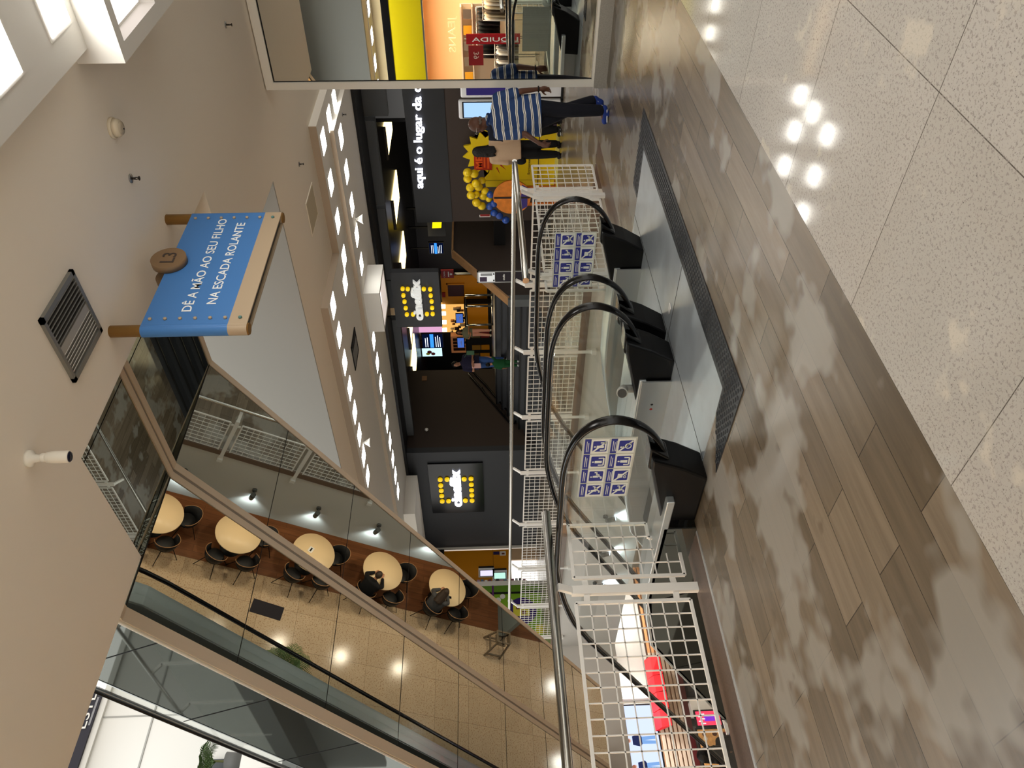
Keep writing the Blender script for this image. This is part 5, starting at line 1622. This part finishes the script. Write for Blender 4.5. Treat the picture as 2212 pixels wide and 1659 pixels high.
phn = solo('phone', 'dark phone lying on the fifth mirrored table', 'phone', MB().box(11.02, 11.09, 14.80, 14.95, ZL + 0.753, ZL + 0.762), black_gloss, bevel=0.003)
cup = solo('glass_cup', 'small clear cup on the fourth mirrored table', 'cup', MB().lathe([(0.03, 0), (0.036, 0.08), (0.032, 0.08), (0.028, 0.006)], (11.2, 12.72, ZL + 0.753), n=16), mat('cup clear', (214, 200, 180), 0.1))

hc_m = mat('grey brown high chair', (112, 98, 80), 0.55)
hc = thing('high_chair', 'grey wooden baby high chair mirrored at the end of the beige floor', 'chair', (10.25, 16.65, ZL))
for sx in (-1, 1):
    for sy in (-1, 1):
        part('leg', MB().bar((10.25 + 0.27 * sx, 16.65 + 0.25 * sy, ZL), (10.25 + 0.16 * sx, 16.65 + 0.17 * sy, ZL + 0.74), 0.045, 0.045, (1, 0, 0)), hc_m, hc, bevel=0.006)
    part('side_bar', MB().bar((10.25 + 0.255 * sx, 16.42, ZL + 0.12), (10.25 + 0.255 * sx, 16.88, ZL + 0.12), 0.04, 0.05), hc_m, hc)
    part('arm_rest', MB().bar((10.25 + 0.16 * sx, 16.45, ZL + 0.72), (10.25 + 0.16 * sx, 16.84, ZL + 0.72), 0.045, 0.03), hc_m, hc)
part('seat', BX(10.1, 10.4, 16.5, 16.8, ZL + 0.5, ZL + 0.53), hc_m, hc)
part('front_bar', MB().bar((10.08, 16.44, ZL + 0.72), (10.42, 16.44, ZL + 0.72), 0.04, 0.04).bar((10.0, 16.44, ZL + 0.3), (10.5, 16.44, ZL + 0.3), 0.04, 0.05), hc_m, hc)
part('back_rest', BX(10.08, 10.42, 16.82, 16.85, ZL + 0.6, ZL + 0.76), hc_m, hc)
part('strap', MB().tube([(10.15, 16.75, ZL + 0.54), (10.2, 16.6, ZL + 0.62), (10.35, 16.7, ZL + 0.6), (10.38, 16.86, ZL + 0.7), (10.3, 16.92, ZL + 0.55)], 0.012, 6), black_m, hc)

# spotlights on the slab edge
spot_grey = mat('grey spot housing', (104, 104, 100), 0.45, 0.3)
for i, y in enumerate((6.93, 8.3, 9.65, 11.0, 12.38, 13.75, 15.12, 16.5)):
    t = thing('wall_spotlight', 'grey cylinder spotlight on the white slab edge, %s from the escalator landing' % _ord[i], 'spotlight', (9.6, y, -1.0), 'spotlights on the slab edge')
    part('bracket', MB().cyl((9.62, y, -0.92), (9.58, y, -0.92), 0.05, 14).cyl((9.6, y, -0.92), (9.5, y, -0.95), 0.012, 8), spot_grey, t)
    part('housing', MB().cyl((9.49, y, -0.92), (9.535, y, -1.12), 0.05, 18), spot_grey, t)
    part('lamp_face', MB().cyl((9.5345, y, -1.118), (9.536, y, -1.124), 0.042, 18), emat('cool lamp face', (220, 236, 255), 20.0), t)
    spot_light('edge spot', (9.53, y, -1.15), (9.66, y, -1.85), 22, (0.82, 0.92, 1.0), 120, 0.7)

# black mat, palm
bmt = solo('floor_mat', 'black mat lying on the beige lower floor beside the escalator', 'mat', MB().prism([(9.75, 9.7, ZL + 0.002), (10.12, 9.75, ZL + 0.002), (10.05, 10.55, ZL + 0.002), (9.68, 10.5, ZL + 0.002)], (0, 0, 0.008)), mat('black mat', (26, 22, 28), 0.7))
palm_leaf = mat('palm leaf', (74, 98, 50), 0.5)
def palm(x, y, z, label, n, L, pot):
    t = thing('potted_palm', label, 'plant', (x, y, z), 'potted palms')
    part('pot', MB().lathe([(0.16, 0), (0.21, 0.4), (0.19, 0.4), (0.18, 0.34), (0.01, 0.34)], (x, y, z), n=22), pot, t)
    part('stem', MB().tube([(x, y, z + 0.3), (x + 0.02, y, z + 0.7)], [0.03, 0.02], 8), mat('palm stem', (90, 92, 50), 0.6), t)
    for k in range(n):
        a = 2 * PI * k / n + random.random() * 0.5
        el = math.radians(35 + 45 * random.random())
        mb = MB()
        pts = []
        for j in range(9):
            f = j / 8
            pts.append(Vector((x + math.cos(a) * L * f * math.cos(el), y + math.sin(a) * L * f * math.cos(el), z + 0.65 + L * f * math.sin(el) - 0.55 * L * f * f)))
        mb.tube(pts, [0.008 * (1 - 0.8 * j / 8) for j in range(9)], 5)
        for j in range(1, 9):
            for q in (0, 0.5):
                if j == 8 and q:
                    continue
                p = pts[j] if not q else (pts[j] + pts[j + 1]) / 2
                d = (pts[min(8, j + 1)] - pts[j - 1]).normalized()
                s = d.cross(Vector((0, 0, 1))).normalized()
                l = 0.34 * math.sin(PI * (0.15 + 0.8 * (j + q) / 9))
                for e in (-1, 1):
                    tip = p + (s * e * 0.8 + d * 0.55 - Vector((0, 0, 0.25))) * l
                    mid = p + (s * e * 0.8 + d * 0.55) * l * 0.5
                    w = d * 0.014
                    mb.add([p - w, p + w, mid + w, tip, mid - w], [(0, 1, 2, 4), (4, 2, 3)])
        part('frond', mb, palm_leaf, t)
    return t
palm(8.0, 10.55, ZL, 'potted palm on the beige lower floor, mirrored beside the escalator steps', 12, 1.05, mat('grey pot', (90, 90, 88), 0.6))

# ------------------------------------------------------------------ lower floor shops seen through the near grid
lbx = thing('light_box', 'large lit pale blue poster box below, showing two standing figures in jeans', 'light box', (7.6, 22.6, -3.1))
part('casing', BX(5.4, 9.08, 22.5, 22.74, -3.13, -1.72), black_m, lbx)
part('poster', BX(5.5, 9.03, 22.49, 22.5, -3.08, -1.76), emat('lit poster blue', (186, 198, 236), 1.0), lbx)
def print_figure(x, z, h, top, low, sk):
    # printed people on the poster, flat shapes a few millimetres proud
    Y = 22.486
    r = h * 0.07
    out = []
    mb = MB().cyl((x, Y, z + h * 0.92), (x, Y + 0.003, z + h * 0.92), r, 16)
    part('printed_head', mb, sk, lbx)
    part('printed_top', MB().prism([(x - h * .13, Y, z + h * .80), (x + h * .13, Y, z + h * .80), (x + h * .19, Y, z + h * .55), (x + h * .11, Y, z + h * .5), (x - h * .11, Y, z + h * .5), (x - h * .19, Y, z + h * .55)], (0, 0.003, 0)), top, lbx)
    part('printed_legs', MB().prism([(x - h * .11, Y, z + h * .5), (x + h * .11, Y, z + h * .5), (x + h * .13, Y, z + 0.02), (x + h * .03, Y, z + 0.02), (x, Y, z + h * .42), (x - h * .03, Y, z + 0.02), (x - h * .12, Y, z + 0.02)], (0, 0.003, 0)), low, lbx)
    part('printed_hair', MB().cyl((x, Y - .001, z + h * 0.955), (x, Y + 0.003, z + h * 0.955), r * 0.9, 14), mat('printed brown', (120, 76, 60), 0.6), lbx)
lit_skin = emat('printed skin', (226, 176, 160), 0.7)
lit_navy = emat('printed navy', (40, 46, 84), 0.7)
lit_jean = emat('printed jean', (120, 160, 214), 0.8)
print_figure(7.35, -3.04, 0.82, lit_navy, lit_jean, lit_skin)
print_figure(8.05, -3.04, 0.9, lit_navy, lit_jean, lit_skin)
fm = thing('food_kiosk', 'food kiosk below with slatted fascia, tiled back wall and dark counter', 'kiosk', (10, 22.5, ZL))
slat_w = mat('slat cream', (214, 196, 176), 0.5)
slat_o = mat('slat orange', (224, 160, 104), 0.5)
for k in range(6):
    z = -3.88 + 0.125 * k
    part('slat', BX(6.0, 10.6, 22.44, 22.5, z, z + 0.085), slat_w, fm)
    part('slat', BX(10.6, 13.6, 22.44, 22.5, z, z + 0.085), slat_o, fm)
part('slat_backing', BX(6.0, 13.6, 22.5, 22.55, -3.9, -3.12), mat('slat backing', (150, 116, 90), 0.7), fm)
part('bulkhead', BX(9.2, 14.0, 22.4, 22.7, -3.1, -1.7), fascia_white, fm)
part('sign_strip', BX(6.0, 12.4, 22.46, 22.5, -4.1, -3.9), mat('kiosk maroon', (92, 34, 36), 0.5), fm)
tile = mat('kiosk tile', (196, 198, 198), 0.3)
for i in range(14):
    for j in range(4):
        if (i + j) % 2:
            part('tile', BX(7.2 + 0.32 * i, 7.5 + 0.32 * i, 22.735, 22.745, -5.0 + 0.22 * j, -4.8 + 0.22 * j), [tile, mat('kiosk tile grey', (150, 152, 154), 0.3)][(i * 3 + j) % 2], fm)
part('dark_cabinet', BX(9.3, 10.5, 22.3, 22.72, -4.95, -4.15), mat('kiosk charcoal', (52, 54, 56), 0.5), fm)
part('dark_counter', BX(7.6, 11.6, 22.0, 22.3, -6, -4.95), mat('kiosk charcoal', (52, 54, 56), 0.5), fm)
part('white_worktop', BX(8.6, 9.0, 22.2, 22.5, -4.95, -4.1), white_paint, fm)
rd = thing('red_awning', 'red curved awning over the food kiosk below', 'awning', (9.3, 22.2, -3.4))
_aw = MB()
for k, (xa, xb) in enumerate(((9.75, 10.35), (9.25, 9.75), (8.75, 9.25), (8.25, 8.75))):
    part('panel', MB().prism([(xa, 22.4, -3.0), (xa, 22.1, -3.15), (xa, 22.0, -3.42), (xa, 22.03, -3.42), (xa, 22.4, -3.1)], (xb - xa - 0.02, 0, 0)), mat('awning red', (206, 30, 40), 0.45), rd)
part('rail', MB().cyl((8.25, 22.38, -3.05), (10.35, 22.38, -3.05), 0.03, 10), mat('awning red', (206, 30, 40), 0.45), rd)
part('support', BX(8.3, 8.34, 22.38, 22.44, -3.12, -3.0).box(10.2, 10.24, 22.38, 22.44, -3.12, -3.0), black_m, rd)
ms = thing('menu_screen', 'bright red and pink menu screen at the food kiosk below', 'screen', (8.45, 22.3, -4.8))
part('display', BX(8.27, 8.66, 22.15, 22.16, -4.86, -4.18), emat('menu red', (240, 60, 90), 1.2), ms)
part('picture', BX(8.38, 8.55, 22.143, 22.15, -4.7, -4.4), emat('menu violet', (120, 40, 190), 1.2), ms)
for k in range(5):
    part('cup_picture', BX(8.3 + 0.065 * k, 8.33 + 0.065 * k, 22.138, 22.143, -4.42 + 0.08 * (k % 2), -4.28 + 0.05 * (k % 2)), emat('menu white', (255, 220, 230), 1.3), ms)
part('casing', BX(8.22, 8.71, 22.16, 22.22, -4.92, -4.13), black_m, ms)
part('post', BX(8.42, 8.5, 22.17, 22.21, -6, -4.9), black_m, ms)
bs = thing('blue_screen', 'pale blue upright screen on the food kiosk under the slats', 'screen', (10.3, 22.4, -4.2))
part('display', BX(10.2, 10.9, 22.42, 22.43, -4.18, -3.98), emat('pale blue screen', (170, 190, 236), 1.0), bs)
part('casing', BX(10.15, 10.95, 22.43, 22.46, -4.22, -3.95), black_m, bs)
part('picture', BX(10.6, 10.85, 22.41, 22.42, -4.14, -4.02), mat('picture maroon', (110, 40, 50), 0.5), bs)
fp = thing('food_poster', 'warm food picture panel at the food kiosk below', 'poster', (7.6, 22.1, -4.9))
part('sheet', BX(7.1, 8.1, 22.0, 22.02, -5.0, -4.1), mat('food print', (196, 140, 80), 0.5, noise=0.9, nscale=9, emit=(196, 140, 80), es=0.2), fp)
for k in range(14):
    x, z = 7.2 + random.random() * 0.8, -4.95 + random.random() * 0.75
    part('printed_food', MB().cyl((x, 21.995, z), (x, 22.0, z), 0.04 + 0.05 * random.random(), 10), [mat('food red', (130, 40, 30), 0.5), mat('food cream', (230, 210, 180), 0.5), mat('food brown', (80, 44, 26), 0.5)][k % 3], fp)
part('frame', BX(7.05, 8.15, 22.02, 22.05, -5.05, -4.05), black_m, fp)
part('leg', BX(7.3, 7.36, 22.03, 22.06, -6, -5.0).box(7.9, 7.96, 22.03, 22.06, -6, -5.0), black_m, fp)
bp_ = solo('folded_screen', 'deep blue folded panel at the bottom left beyond the curb', 'panel', MB().prism([(6.7, 21.0, -6), (8.3, 21.3, -6), (8.3, 21.3, -5.0), (7.6, 21.15, -4.7), (6.7, 21.0, -5.1)], (0, 0.06, 0)), mat('deep blue panel', (30, 60, 112), 0.5))
wpan = solo('white_board', 'white slanted board beside the menu screen below', 'board', MB().obox((8.05, 21.7, -5.3), (1, 0.2, 0), (-0.2, 1, 0), (0, 0.1, 1), 0.22, 0.02, 0.5), white_paint)
# ------------------------------------------------------------------ mirror wall on the right
mw = thing('mirror_wall', 'tall white framed mirror wall on a granite plinth, right of the striped shirt man', 'mirror', (9.5, 1.0, 0))
fr_m = mat('mirror frame white', (222, 218, 208), 0.4)
part('core', BX(9.44, 9.9, -4.0, 4.10, 0.16, 4.245), ceil_white, mw)
part('pane', BX(9.425, 9.43, -4.0, 4.06, 0.20, 2.875), wall_mirror, mw)
part('pane', BX(9.425, 9.43, -4.0, 4.06, 2.885, 4.12), wall_mirror, mw)
part('frame', BX(9.40, 9.44, 4.07, 4.16, 0.16, 4.23), fr_m, mw)
part('frame', BX(9.40, 9.44, -4.0, 4.07, 4.13, 4.23), fr_m, mw)
part('frame', BX(9.40, 9.44, -4.0, 4.07, 0.16, 0.19), fr_m, mw)
part('corner_post', BX(9.42, 9.9, 4.10, 4.16, 0.16, 4.23), fr_m, mw)
part('plinth', BX(9.38, 9.9, -4.0, 4.17, 0.0, 0.16), granite_grey, mw)
part('inner_line', BX(9.424, 9.431, 4.058, 4.07, 0.19, 4.13), black_m, mw)
part('inner_line', BX(9.424, 9.431, -4.0, 4.06, 4.115, 4.13), black_m, mw)

# ------------------------------------------------------------------ clothes shop across the well, seen only in that mirror
XS = -1.16
sp = thing('clothes_shop', 'clothes shop with a broad yellow fascia and warm interior, seen in the mirror wall', 'shop', (-1.5, 8, 0))
part('yellow_fascia', BX(XS - 0.1, XS, 4.6, 12.5, 2.98, 3.78), mat('fascia yellow', (226, 208, 20), 0.35), sp)
part('fascia_edge', BX(XS - 0.1, XS + 0.03, 4.6, 12.5, 2.94, 2.98), steel_dull, sp)
part('black_strip', BX(XS - 0.1, XS + 0.02, 4.6, 12.5, 3.78, 3.97), black_gloss, sp)
part('upper_panel', BX(XS - 0.1, XS + 0.01, 4.6, 12.5, 3.97, 4.25), mat('beige fascia', (212, 196, 160), 0.6), sp)
part('back_wall', BX(-5.1, -5.0, 4.6, 12.5, 0, 3.2), mat('shop peach wall', (240, 204, 160), 0.7), sp)
part('side_wall', BX(-5.0, XS - 0.1, 12.4, 12.5, 0, 3.2), mat('shop peach wall', (240, 204, 160), 0.7), sp)
part('side_wall', BX(-5.0, XS - 0.1, 4.6, 4.7, 0, 3.2), mat('shop peach wall', (240, 204, 160), 0.7), sp)
part('ceiling_panel', BX(-5.0, XS - 0.1, 4.6, 12.5, 3.2, 3.25), mat('shop ceiling', (232, 190, 150), 0.7), sp)
part('column', BX(-3.2, -2.9, 6.85, 7.15, 0, 3.2), mat('shop peach wall', (240, 204, 160), 0.7), sp)
for k in range(12):
    part('ceiling_lamp', MB().cyl((-1.9 - 0.8 * (k % 3), 5.6 + 0.55 * k, 3.199), (-1.9 - 0.8 * (k % 3), 5.6 + 0.55 * k, 3.185), 0.05, 10), emat('warm shop lamp', (255, 236, 200), 9.0), sp)
for y in (6.0, 8.0, 10.0):
    area_light('shop lamp', (-2.6, y, 3.1), 1.0, 1.0, 95, (1, 0.82, 0.6))
part('shelf_unit', BX(-2.9, -2.6, 7.3, 10.5, 2.02, 2.06).box(-2.9, -2.6, 7.3, 10.5, 1.72, 1.75).box(-2.9, -2.85, 7.3, 10.5, 0.0, 2.05), mat('shelf white', (236, 220, 196), 0.5), sp)
for k in range(7):
    b_ = MB().box(-2.66, -2.58, 7.45 + 0.42 * k, 7.52 + 0.42 * k, 1.75, 1.95)
    part('price_board', BX(-2.62, -2.60, 7.36 + 0.42 * k, 7.6 + 0.42 * k, 1.76, 1.98), [mat('board grey', (120, 110, 100), 0.6), mat('board amber', (236, 170, 40), 0.6)][k % 3 == 1], sp)
part('wall_letter', text_mb('JEANS', 0.28, (-2.58, 8.0, 2.2), (0, 1, 0), UP, 0.02, 0.0, width=0.95), mat('letter cream', (250, 222, 180), 0.5), sp)
part('red_sash', BX(XS - 0.4, XS - 0.38, 7.6, 7.86, 0.5, 1.9), mat('sash red', (170, 24, 34), 0.5), sp)
part('sash_letter', text_mb('LIQUIDA', 0.15, (XS - 0.375, 7.79, 1.15), (0, 0, 1), (0, -1, 0), 0.004, 0.01, width=1.2), white_letter, sp)
part('red_board', BX(XS - 0.42, XS - 0.4, 7.9, 8.42, 1.46, 1.85), mat('board red', (140, 30, 34), 0.5), sp)
part('board_letter', text_mb('39', 0.2, (XS - 0.39, 8.15, 1.58), (0, 1, 0), UP, 0.004, 0.0), mat('letter pale', (220, 190, 180), 0.5), sp)
part('sash_pole', MB().cyl((XS - 0.41, 7.73, 0), (XS - 0.41, 7.73, 1.95), 0.012, 8).cyl((XS - 0.43, 8.15, 0), (XS - 0.43, 8.15, 1.8), 0.012, 8), steel_dull, sp)
rk_cols = [(20, 20, 22), (232, 226, 216), (60, 54, 50), (150, 146, 140), (30, 30, 36), (206, 190, 160), (96, 84, 72)]
def clothes_rack(x, y0, y1, z, n, label, pal):
    t = thing('clothes_rack', label, 'rack', (x, (y0 + y1) / 2, 0))
    part('rail', MB().cyl((x, y0, z), (x, y1, z), 0.014, 8), steel, t)
    for yy in (y0, y1):
        part('upright', MB().cyl((x, yy, 0), (x, yy, z), 0.014, 8), steel, t)
        part('foot', MB().bar((x - 0.25, yy, 0.015), (x + 0.25, yy, 0.015), 0.03, 0.03), steel, t)
    for k in range(n):
        y = y0 + 0.06 + (y1 - y0 - 0.12) * k / (n - 1)
        g = thing('hanging_garment', 'garment on the %s, %s from its right end' % (label.split(',')[0], _ord[k]), 'clothes', (x, y, z - 0.7), 'garments on ' + label.split(',')[0])
        c = rk_cols[pal[k % len(pal)]]
        part('cloth', MB().loft([MB().ring((x, y, z - 0.03), (1, 0, 0), (0, 1, 0), 0.05, 0.02, 10), MB().ring((x, y, z - 0.1), (1, 0, 0), (0, 1, 0), 0.21, 0.03, 10), MB().ring((x, y, z - 0.35), (1, 0, 0), (0, 1, 0), 0.23, 0.035, 10), MB().ring((x, y, z - 0.62), (1, 0, 0), (0, 1, 0), 0.24, 0.04, 10)]), mat('garment %d' % pal[k % len(pal)], c, 0.85), g)
        part('hook', MB().tube([(x, y, z - 0.04), (x, y, z + 0.01), (x + 0.015, y, z + 0.025)], 0.004, 5), steel, g)
clothes_rack(-2.3, 7.2, 8.5, 1.62, 12, 'upper dark clothes rack in the mirrored shop', [0, 0, 2, 4, 0])
clothes_rack(-1.75, 7.75, 8.9, 1.15, 10, 'pale clothes rack in the mirrored shop, before the dark one', [1, 0, 3, 1, 2])
clothes_rack(-1.8, 6.4, 7.35, 1.45, 10, 'cream clothes rack in the mirrored shop, right end', [5, 1, 5, 6])
# lights over the shop walkway, mirrored as a row
for i in range(6):
    ceiling_light(-0.6, 5.95 + 0.66 * i, 4.25 if False else 4.2, 0.34, 'square light of the row over the clothes shop, %s from the right in the mirror' % _ord[i], 'lights over the clothes shop')
struct('ceiling_shop', BX(-8, 0.4, 5.1, 14, 4.2, 4.6), ceil_white)
struct('wall_shop_upper', BX(0.38, 0.5, 5.1, 19.5, 4.2, 5.6), mat('light grey fascia', (170, 174, 172), 0.6))
yb_ = solo('upper_yellow_band', 'yellow band of an upper shop, seen high in the mirror wall', 'sign', BX(-3.85, -3.8, 6.0, 14.0, 9.4, 10.6), yellow_paint)

# ------------------------------------------------------------------ upper floor beauty shop sign at far upper left
bt = thing('shop_sign', 'dark shop sign with pale letters above the white upper wall, far upper left', 'sign', (7.6, 19.4, 11.5))
part('board', BX(6.0, 8.65, 19.36, 19.44, 11.5, 12.4), mat('sign plum black', (30, 28, 40), 0.4), bt)
part('lettering', text_mb('ESTÉTICA', 0.34, (7.72, 19.355, 11.62), (1, 0, 0), UP, 0.02, 0.0, width=1.9, align='LEFT'), mat('pale sign letter', (216, 216, 212), 0.5), bt)
part('small_print', BX(7.8, 8.5, 19.35, 19.36, 11.54, 11.59), mat('grey sign print', (130, 130, 134), 0.6), bt)
bpo = thing('beauty_poster', 'grey toned beauty poster beside the dark upper sign', 'poster', (6.4, 19.4, 11.5))
part('sheet', BX(4.4, 7.2, 19.40, 19.42, 11.5, 12.6), mat('poster grey', (150, 148, 146), 0.6), bpo)
part('printed_shape', MB().prism([(6.3, 19.395, 11.6), (6.95, 19.395, 11.75), (6.6, 19.395, 12.2), (6.2, 19.395, 12.1)], (0, 0.004, 0)), mat('poster black', (24, 24, 28), 0.6), bpo)
part('printed_face', MB().cyl((6.95, 19.395, 11.95), (6.95, 19.4, 11.95), 0.13, 18), mat('poster light', (186, 176, 170), 0.6), bpo)
palm(6.55, 18.6, 7.35, 'potted palm on the upper floor behind the escalator glass', 9, 0.8, mat('grey pot', (90, 90, 88), 0.6))
solo('plant_stand', 'pale plinth under the upper floor palm', 'stand', BX(6.3, 6.8, 18.35, 18.85, 6.0, 7.35), white_paint)
solo('upper_cabinet', 'dark framed window unit behind the upper floor palm', 'cabinet', BX(5.4, 6.9, 19.40, 19.495, 7.2, 8.5), mat('dark frame grey', (64, 68, 70), 0.4))
struct('floor_upper_far', BX(-4, 9, 16.8, 19.6, 5.7, 6.0), mat('upper slab', (120, 122, 120), 0.6))

# ------------------------------------------------------------------ pictogram boards on the escalator glass
pic_blue = mat('pictogram blue', (38, 46, 128), 0.45)
pic_grey = mat('pictogram grey', (176, 182, 176), 0.45)
pic_white = mat('pictogram white', (206, 212, 206), 0.5)
def pictograms(x, ya, yb, z0, z1, flip, label):
    """board of eight tiles; ya is the end towards the picture's right"""
    t = thing('safety_board', label, 'sign', (x, (ya + yb) / 2, z0), 'pictogram boards on the escalator glass')
    sgn = 1 if yb > ya else -1
    part('backing', BX(x - 0.004, x, min(ya, yb), max(ya, yb), z0, z1), pic_grey, t)
    W_, H_ = abs(yb - ya), z1 - z0
    def P(u, w, d=0.005):
        # u from viewer's left to right, w upwards, in metres
        return Vector((x - 0.003 - d, yb - sgn * u, z0 + w))
    order = ['lounge', 'family', 'stand', 'crowd', 'slope', 'trolley', 'hold', 'wheel']
    if flip:
        order = order[:4][::-1] + order[4:][::-1]
    for r in range(2):
        for c in range(4):
            u0 = 0.012 + c * (W_ - 0.012) / 4
            tw = (W_ - 0.012) / 4 - 0.012
            w0 = 0.012 + (1 - r) * (H_ - 0.012) / 2
            th = (H_ - 0.012) / 2 - 0.014
            q = lambda a, b, d=0.003: P(u0 + a * tw, w0 + b * th, d)
            def poly(pts, d0, d1):
                return MB().prism([q(a, b, d0) for a, b in pts], (-(d1 - d0), 0, 0))
            tl = part('tile', poly([(0, 0), (1, 0), (1, 1), (0, 1)], 0.001, 0.003), pic_white, t)
            part('tile_header', poly([(0, 0.74), (1, 0.74), (1, 1), (0, 1)], 0.003, 0.0045), pic_blue, tl)
            for k in range(2 + (c % 2 if r else 0)):
                part('header_text', poly([(0.14, 0.92 - 0.07 * k), (0.86 - 0.1 * (k % 2), 0.92 - 0.07 * k), (0.86 - 0.1 * (k % 2), 0.895 - 0.07 * k), (0.14, 0.895 - 0.07 * k)], 0.0045, 0.005), pic_white, tl)
            part('symbol_field', poly([(0.14, 0.1), (0.18, 0.07), (0.82, 0.07), (0.86, 0.1), (0.86, 0.62), (0.82, 0.66), (0.18, 0.66), (0.14, 0.62)], 0.003, 0.0045), pic_blue, tl)
            k = order[r * 4 + c]
            s = MB()
            ln = lambda a, b, w=0.018: s.bar(q(*a, 0.005), q(*b, 0.005), w * 0.6, 0.0015, (1, 0, 0))
            dot = lambda a, rr: s.cyl(q(a[0], a[1], 0.0045), q(a[0], a[1], 0.0056), rr, 10)
            if k in ('stand', 'crowd', 'hold'):
                dot((0.48, 0.57), 0.008)
                s.prism([q(a, b, 0.0045) for a, b in ((0.40, 0.5), (0.56, 0.5), (0.58 if k == 'hold' else 0.56, 0.2), (0.38 if k == 'hold' else 0.40, 0.2))], (-0.0012, 0, 0))
                ln((0.25, 0.13), (0.75, 0.13)); ln((0.25, 0.13), (0.25, 0.35)); ln((0.75, 0.13), (0.75, 0.35))
            if k in ('lounge', 'family', 'slope'):
                for j in range(3):
                    a, b = 0.3 + 0.16 * j, 0.14 + 0.1 * j
                    ln((a, b), (a + 0.16, b)); ln((a + 0.16, b), (a + 0.16, b + 0.1))
                dot((0.45, 0.57), 0.008)
                s.prism([q(a, b, 0.0045) for a, b in ((0.4, 0.5), (0.52, 0.5), (0.56, 0.3), (0.4, 0.26))], (-0.0012, 0, 0))
            if k == 'trolley':
                s.prism([q(a, b, 0.0045) for a, b in ((0.3, 0.52), (0.64, 0.5), (0.62, 0.3), (0.36, 0.3))], (-0.0012, 0, 0))
                for a in (0.4, 0.6):
                    s.tube([q(a + 0.07 * math.cos(v), 0.2 + 0.055 * math.sin(v), 0.005) for v in [PI * i / 5 for i in range(10)]], 0.003, 5, closed=True)
            if k == 'wheel':
                dot((0.42, 0.56), 0.008)
                s.tube([q(0.5 + 0.16 * math.cos(v), 0.27 + 0.12 * math.sin(v), 0.005) for v in [PI * i / 8 for i in range(16)]], 0.004, 5, closed=True)
                ln((0.43, 0.5), (0.46, 0.32)); ln((0.46, 0.32), (0.62, 0.3)); ln((0.62, 0.3), (0.7, 0.16))
            if k in ('lounge', 'crowd', 'slope', 'trolley', 'wheel'):
                ln((0.16, 0.62), (0.84, 0.1), 0.022)
            part('symbol', s, pic_white, tl)
    return t
pictograms(3.505, 4.06, 4.75, 0.54, 0.925, False, 'board of eight blue safety pictograms on the left escalator glass')
pictograms(6.345, 4.26, 4.94, 0.47, 0.89, True, 'board of eight blue safety pictograms on the right escalator glass')
